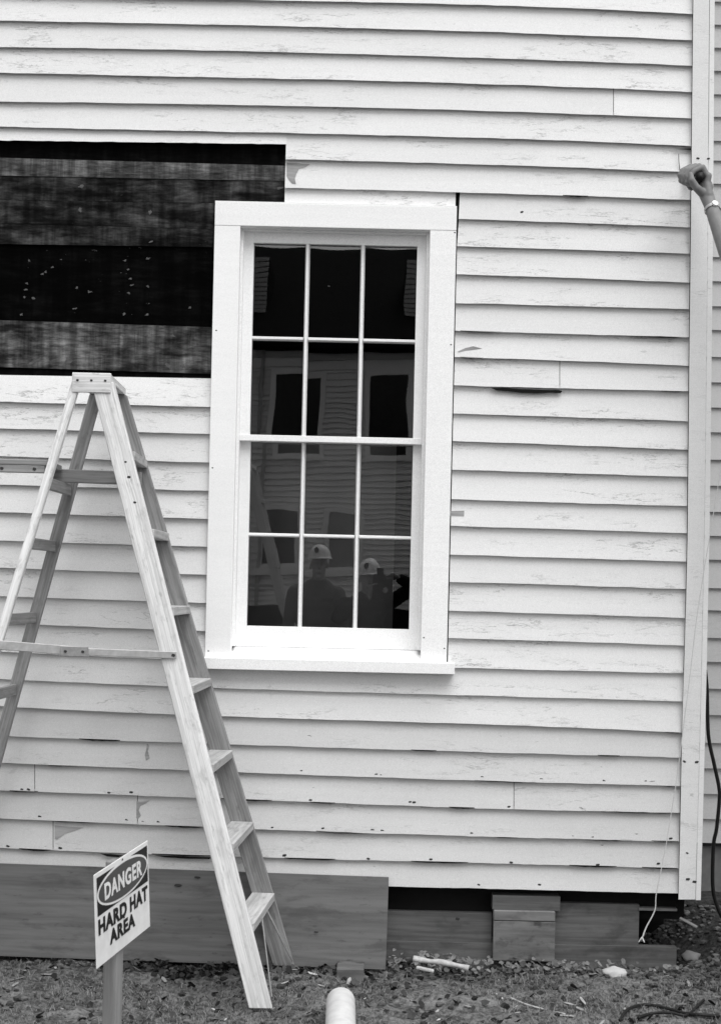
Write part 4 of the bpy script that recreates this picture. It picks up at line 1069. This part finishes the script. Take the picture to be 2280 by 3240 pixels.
ring('lens', 0.031, -D-0.055, -D-0.018, 'black', fc); ring('lens_rim', 0.027, -D-0.0175, -D-0.014, 'metal', fc)
box('viewfinder', -0.085, -0.02, -D-0.11, -D-0.045, CZ+0.1355, CZ+0.185, 'black', fc, 0.005)
box('trim_plate', 0.004, 0.066, -D-0.0545, -D-0.052, CZ+0.098, CZ+0.112, 'metal', fc, 0.001)

# worker on the right reaching in to the corner board
fcx = P(2204, 571, 0.19)             # centre of the grip
def fist(wr):
    c = fcx; pr = []
    def at(an, r, d, i=0): return V3(c.x-0.011*i+r*math.cos(math.radians(an)), -d, c.z+0.0085*i+r*math.sin(math.radians(an)))
    wr = Vector(wr)
    for i, d in enumerate((0.228, 0.204, 0.180, 0.158)):
        rr = (0.036, 0.040, 0.039, 0.035)[i]
        angs = (15, 72, 128, 168, 210, 248); rad = (0.0128, 0.0122, 0.0115, 0.0110, 0.0102, 0.0092)
        pr.append(('c', at(-30, 0.040, d-0.004, i), 0.0150, at(15, rr+0.006, d, i), 0.0140))
        pr.append(('c', wr.lerp(at(-30, 0.040, d, i), 0.45), 0.018, at(-30, 0.040, d-0.004, i), 0.0160))
        for j in range(5):
            k0 = rr + (0.013 if j == 1 else 0.0); k1 = rr + (0.013 if j == 0 else 0.0)
            pr.append(('c', at(angs[j], k0, d, i), rad[j], at(angs[j+1], k1*(1.0 if j < 3 else 0.88), d, i), rad[j+1]))
    pr.append(('e', at(-42, 0.048, 0.193), (0.032, 0.046, 0.040), None)); pr.append(('c', wr, 0.027, at(-50, 0.050, 0.195), 0.032))
    # thumb: leaves the side of the palm near the wrist and closes over the index finger
    t0, t1, t2, t3 = at(-75, 0.066, 0.225), at(-108, 0.050, 0.250), at(-152, 0.042, 0.258), at(172, 0.041, 0.252)
    pr += [('c', t0, 0.019, t1, 0.0165), ('c', t1, 0.016, t2, 0.0145), ('c', t2, 0.014, t3, 0.0115)]
    return pr
wrist = P(2246, 648, 0.235); elbow = P(2330, 858, 0.40)
hc3 = V3(1.98, -0.62, 3.06)
ft3 = (V3(1.99, -0.49, 1.551), V3(1.99, -0.31, 1.551))
wk = figure('person', 'bare forearm and fist reaching in from the right to the corner board', (2.0, -0.40, 1.551), (0.25, 1, 0.0), hc3, 1.0,
       ((elbow, wrist, fist, None, 0), (V3(2.25, -0.55, 2.55), V3(2.18, -0.40, 2.36), (0, .3, -1), (-1, 0, 0), 0.6)), 'shirt', 'trousers', 'skin', hat=True, feet=ft3, sleeves=0.4, vox=0.0036, smo=3)
# wrist watch
wd = (elbow-wrist).normalized(); wc = wrist+wd*0.022
bm = bmesh.new(); bmesh.ops.create_cone(bm, cap_ends=False, segments=24, radius1=0.0315, radius2=0.0325, depth=0.014, matrix=Matrix.Translation(wc) @ wd.to_track_quat('Z', 'Y').to_matrix().to_4x4())
wb = bm_obj('watch_strap', bm, 'metal', wk, None, True)
fd = (V3(0.25, -1, 0.35)); fd = (fd-wd*fd.dot(wd)).normalized()
bm = bmesh.new(); bmesh.ops.create_cone(bm, cap_ends=True, segments=20, radius1=0.014, radius2=0.013, depth=0.008, matrix=Matrix.Translation(wc+fd*0.033) @ fd.to_track_quat('Z', 'Y').to_matrix().to_4x4())
bm_obj('watch_face', bm, 'hat', wb)
# tool gripped in the fist
tl = root('pry_bar', fcx, 'black pry bar handle gripped in the fist at the corner board', 'tool')
tube('handle', [V3(fcx.x+0.003, -0.252, fcx.z+0.002), V3(fcx.x, -0.19, fcx.z), V3(fcx.x-0.004, -0.10, fcx.z+0.002)], 0.0185, 'black', tl, 7, 3)
tube('claw', [V3(fcx.x-0.004, -0.10, fcx.z+0.002), V3(fcx.x-0.006, -0.06, fcx.z+0.012), V3(fcx.x-0.010, -0.040, fcx.z+0.045), V3(fcx.x-0.014, -0.036, fcx.z+0.07)], 0.008, 'steel', tl, 8, 4)
# bent nail pulled half out of the board above the fist
o = tube('bent_nail', [P(2146, 486, 0.032), P(2147, 510, 0.036), P(2149, 530, 0.032), P(2152, 545, 0.02)], 0.0018, 'steel', None, 6); tag(o, 'thin bent nail sticking out of the siding above the fist', 'nail')

bpy.data.scenes.remove(TMP)

# ------------------------------------------------------------------ house across the yard (seen in the glass)
PO = 22.8
opp = root('opposite_house', (0, -PO-4, 0), 'pale clapboard house with dark roof across the yard, reflected in the window', 'house')
def rpx(u, v, p=PO): return Rf(u, v, p)
zb, ze = rpx(1000, 1918).z, rpx(1000, 1085).z
X0, X1 = -7.5, 7.5
vv, ff = [], []; z = zb; k = 0
while z < ze+0.3:
    i = len(vv)
    for x in (X0, X1): vv += [(x, -PO+0.095, z), (x, -PO+0.004, z+0.135), (x, -PO-0.01, z+0.135), (x, -PO-0.01, z)]
    ff += [(i, i+4, i+5, i+1), (i+3, i, i+4, i+7), (i+1, i+5, i+6, i+2)]; z += 0.118; k += 1
sd_ = mesh_obj('siding', vv, ff, 'opp', opp); sd_['kind'] = 'stuff'
box('wall_core', X0, X1, -PO-6, -PO-0.012, 0, ze+0.3, 'opp', opp)
box('foundation', X0, X1, -PO-0.011, -PO+0.0, -0.3, zb-0.02, 'dark', opp)
def opp_window(u0, v0, u1, v1, shade=False):
    a, c = rpx(u0, v0), rpx(u1, v1); x0, x1, z0, z1 = a.x, c.x, c.z, a.z; t = 0.11; y = -PO+0.055
    w = box('window', x0, x1, y+0.042, y+0.052, z0, z1, 'oppshade' if shade else 'oppglass', opp)
    for (q0, q1, r0, r1) in ((x0-t, x0, z0-t*.6, z1+t), (x1, x1+t, z0-t*.6, z1+t), (x0, x1, z1, z1+t), (x0, x1, z0-t*.6, z0)): box('frame', q0, q1, y-0.04, y+0.085, r0, r1, 'opptrim', w)
    box('sill', x0-t-0.06, x1+t+0.06, y-0.03, y+0.16, z0-t*.6-0.06, z0-t*.6, 'opptrim', w)
    box('sash_bar', x0, x1, y+0.053, y+0.06, (z0+z1)/2-0.03, (z0+z1)/2+0.03, 'oppglass', w)
opp_window(880, 1185, 1005, 1440); opp_window(1165, 1188, 1282, 1446); opp_window(832, 1607, 938, 1790); opp_window(1047, 1618, 1124, 1800, True)
opp_window(560, 1185, 680, 1440); opp_window(1440, 1188, 1560, 1446); opp_window(1440, 1618, 1560, 1800)
# belt, corner boards
a = rpx(1000, 1160); box('frieze', X0, X1, -PO+0.02, -PO+0.13, a.z-0.05, a.z+0.12, 'opptrim', opp)
a = rpx(828, 1500); box('downpipe', a.x-0.06, a.x+0.02, -PO+0.097, -PO+0.17, zb, ze, 'oppshingle', opp)
a = rpx(1000, 1806); box('belt', rpx(700, 1806).x, rpx(1140, 1806).x, -PO+0.02, -PO+0.22, a.z-0.10, a.z+0.0, 'opptrim', opp)
# roof: overhanging eave, slope and ridge
zr = rpx(1000, 785, PO+4.2).z
vv = [(X0-.4, -PO+0.7, ze), (X1+.4, -PO+0.7, ze), (X1+.4, -PO-4.2, zr), (X0-.4, -PO-4.2, zr), (X1+.4, -PO-9, ze), (X0-.4, -PO-9, ze), (X0-.4, -PO+0.7, ze-.22), (X1+.4, -PO+0.7, ze-.22), (X1+.4, -PO-9, ze-.22), (X0-.4, -PO-9, ze-.22)]
mesh_obj('roof', vv, [(0, 1, 2, 3), (3, 2, 4, 5), (0, 6, 7, 1), (6, 9, 8, 7), (0, 3, 5, 9, 6), (1, 7, 8, 4, 2)], 'opproof', opp)
for (u0, u1, v0, v1) in ((770, 850, 815, 1035), (1292, 1360, 835, 1050)):
    a, c = Rf(u0, v0, PO+0.6), Rf(u1, v1, PO+0.6)
    dm = box('dormer', a.x, c.x, -PO-4.0, -PO-0.6, c.z-0.1, a.z, 'opproof', opp)
    z = c.z; 
    while z < a.z:
        box('shingle_course', a.x+0.02, c.x-0.02, -PO-0.599, -PO-0.565+random.uniform(-.008, .008), z, z+0.075, 'oppshingle', dm); z += 0.095
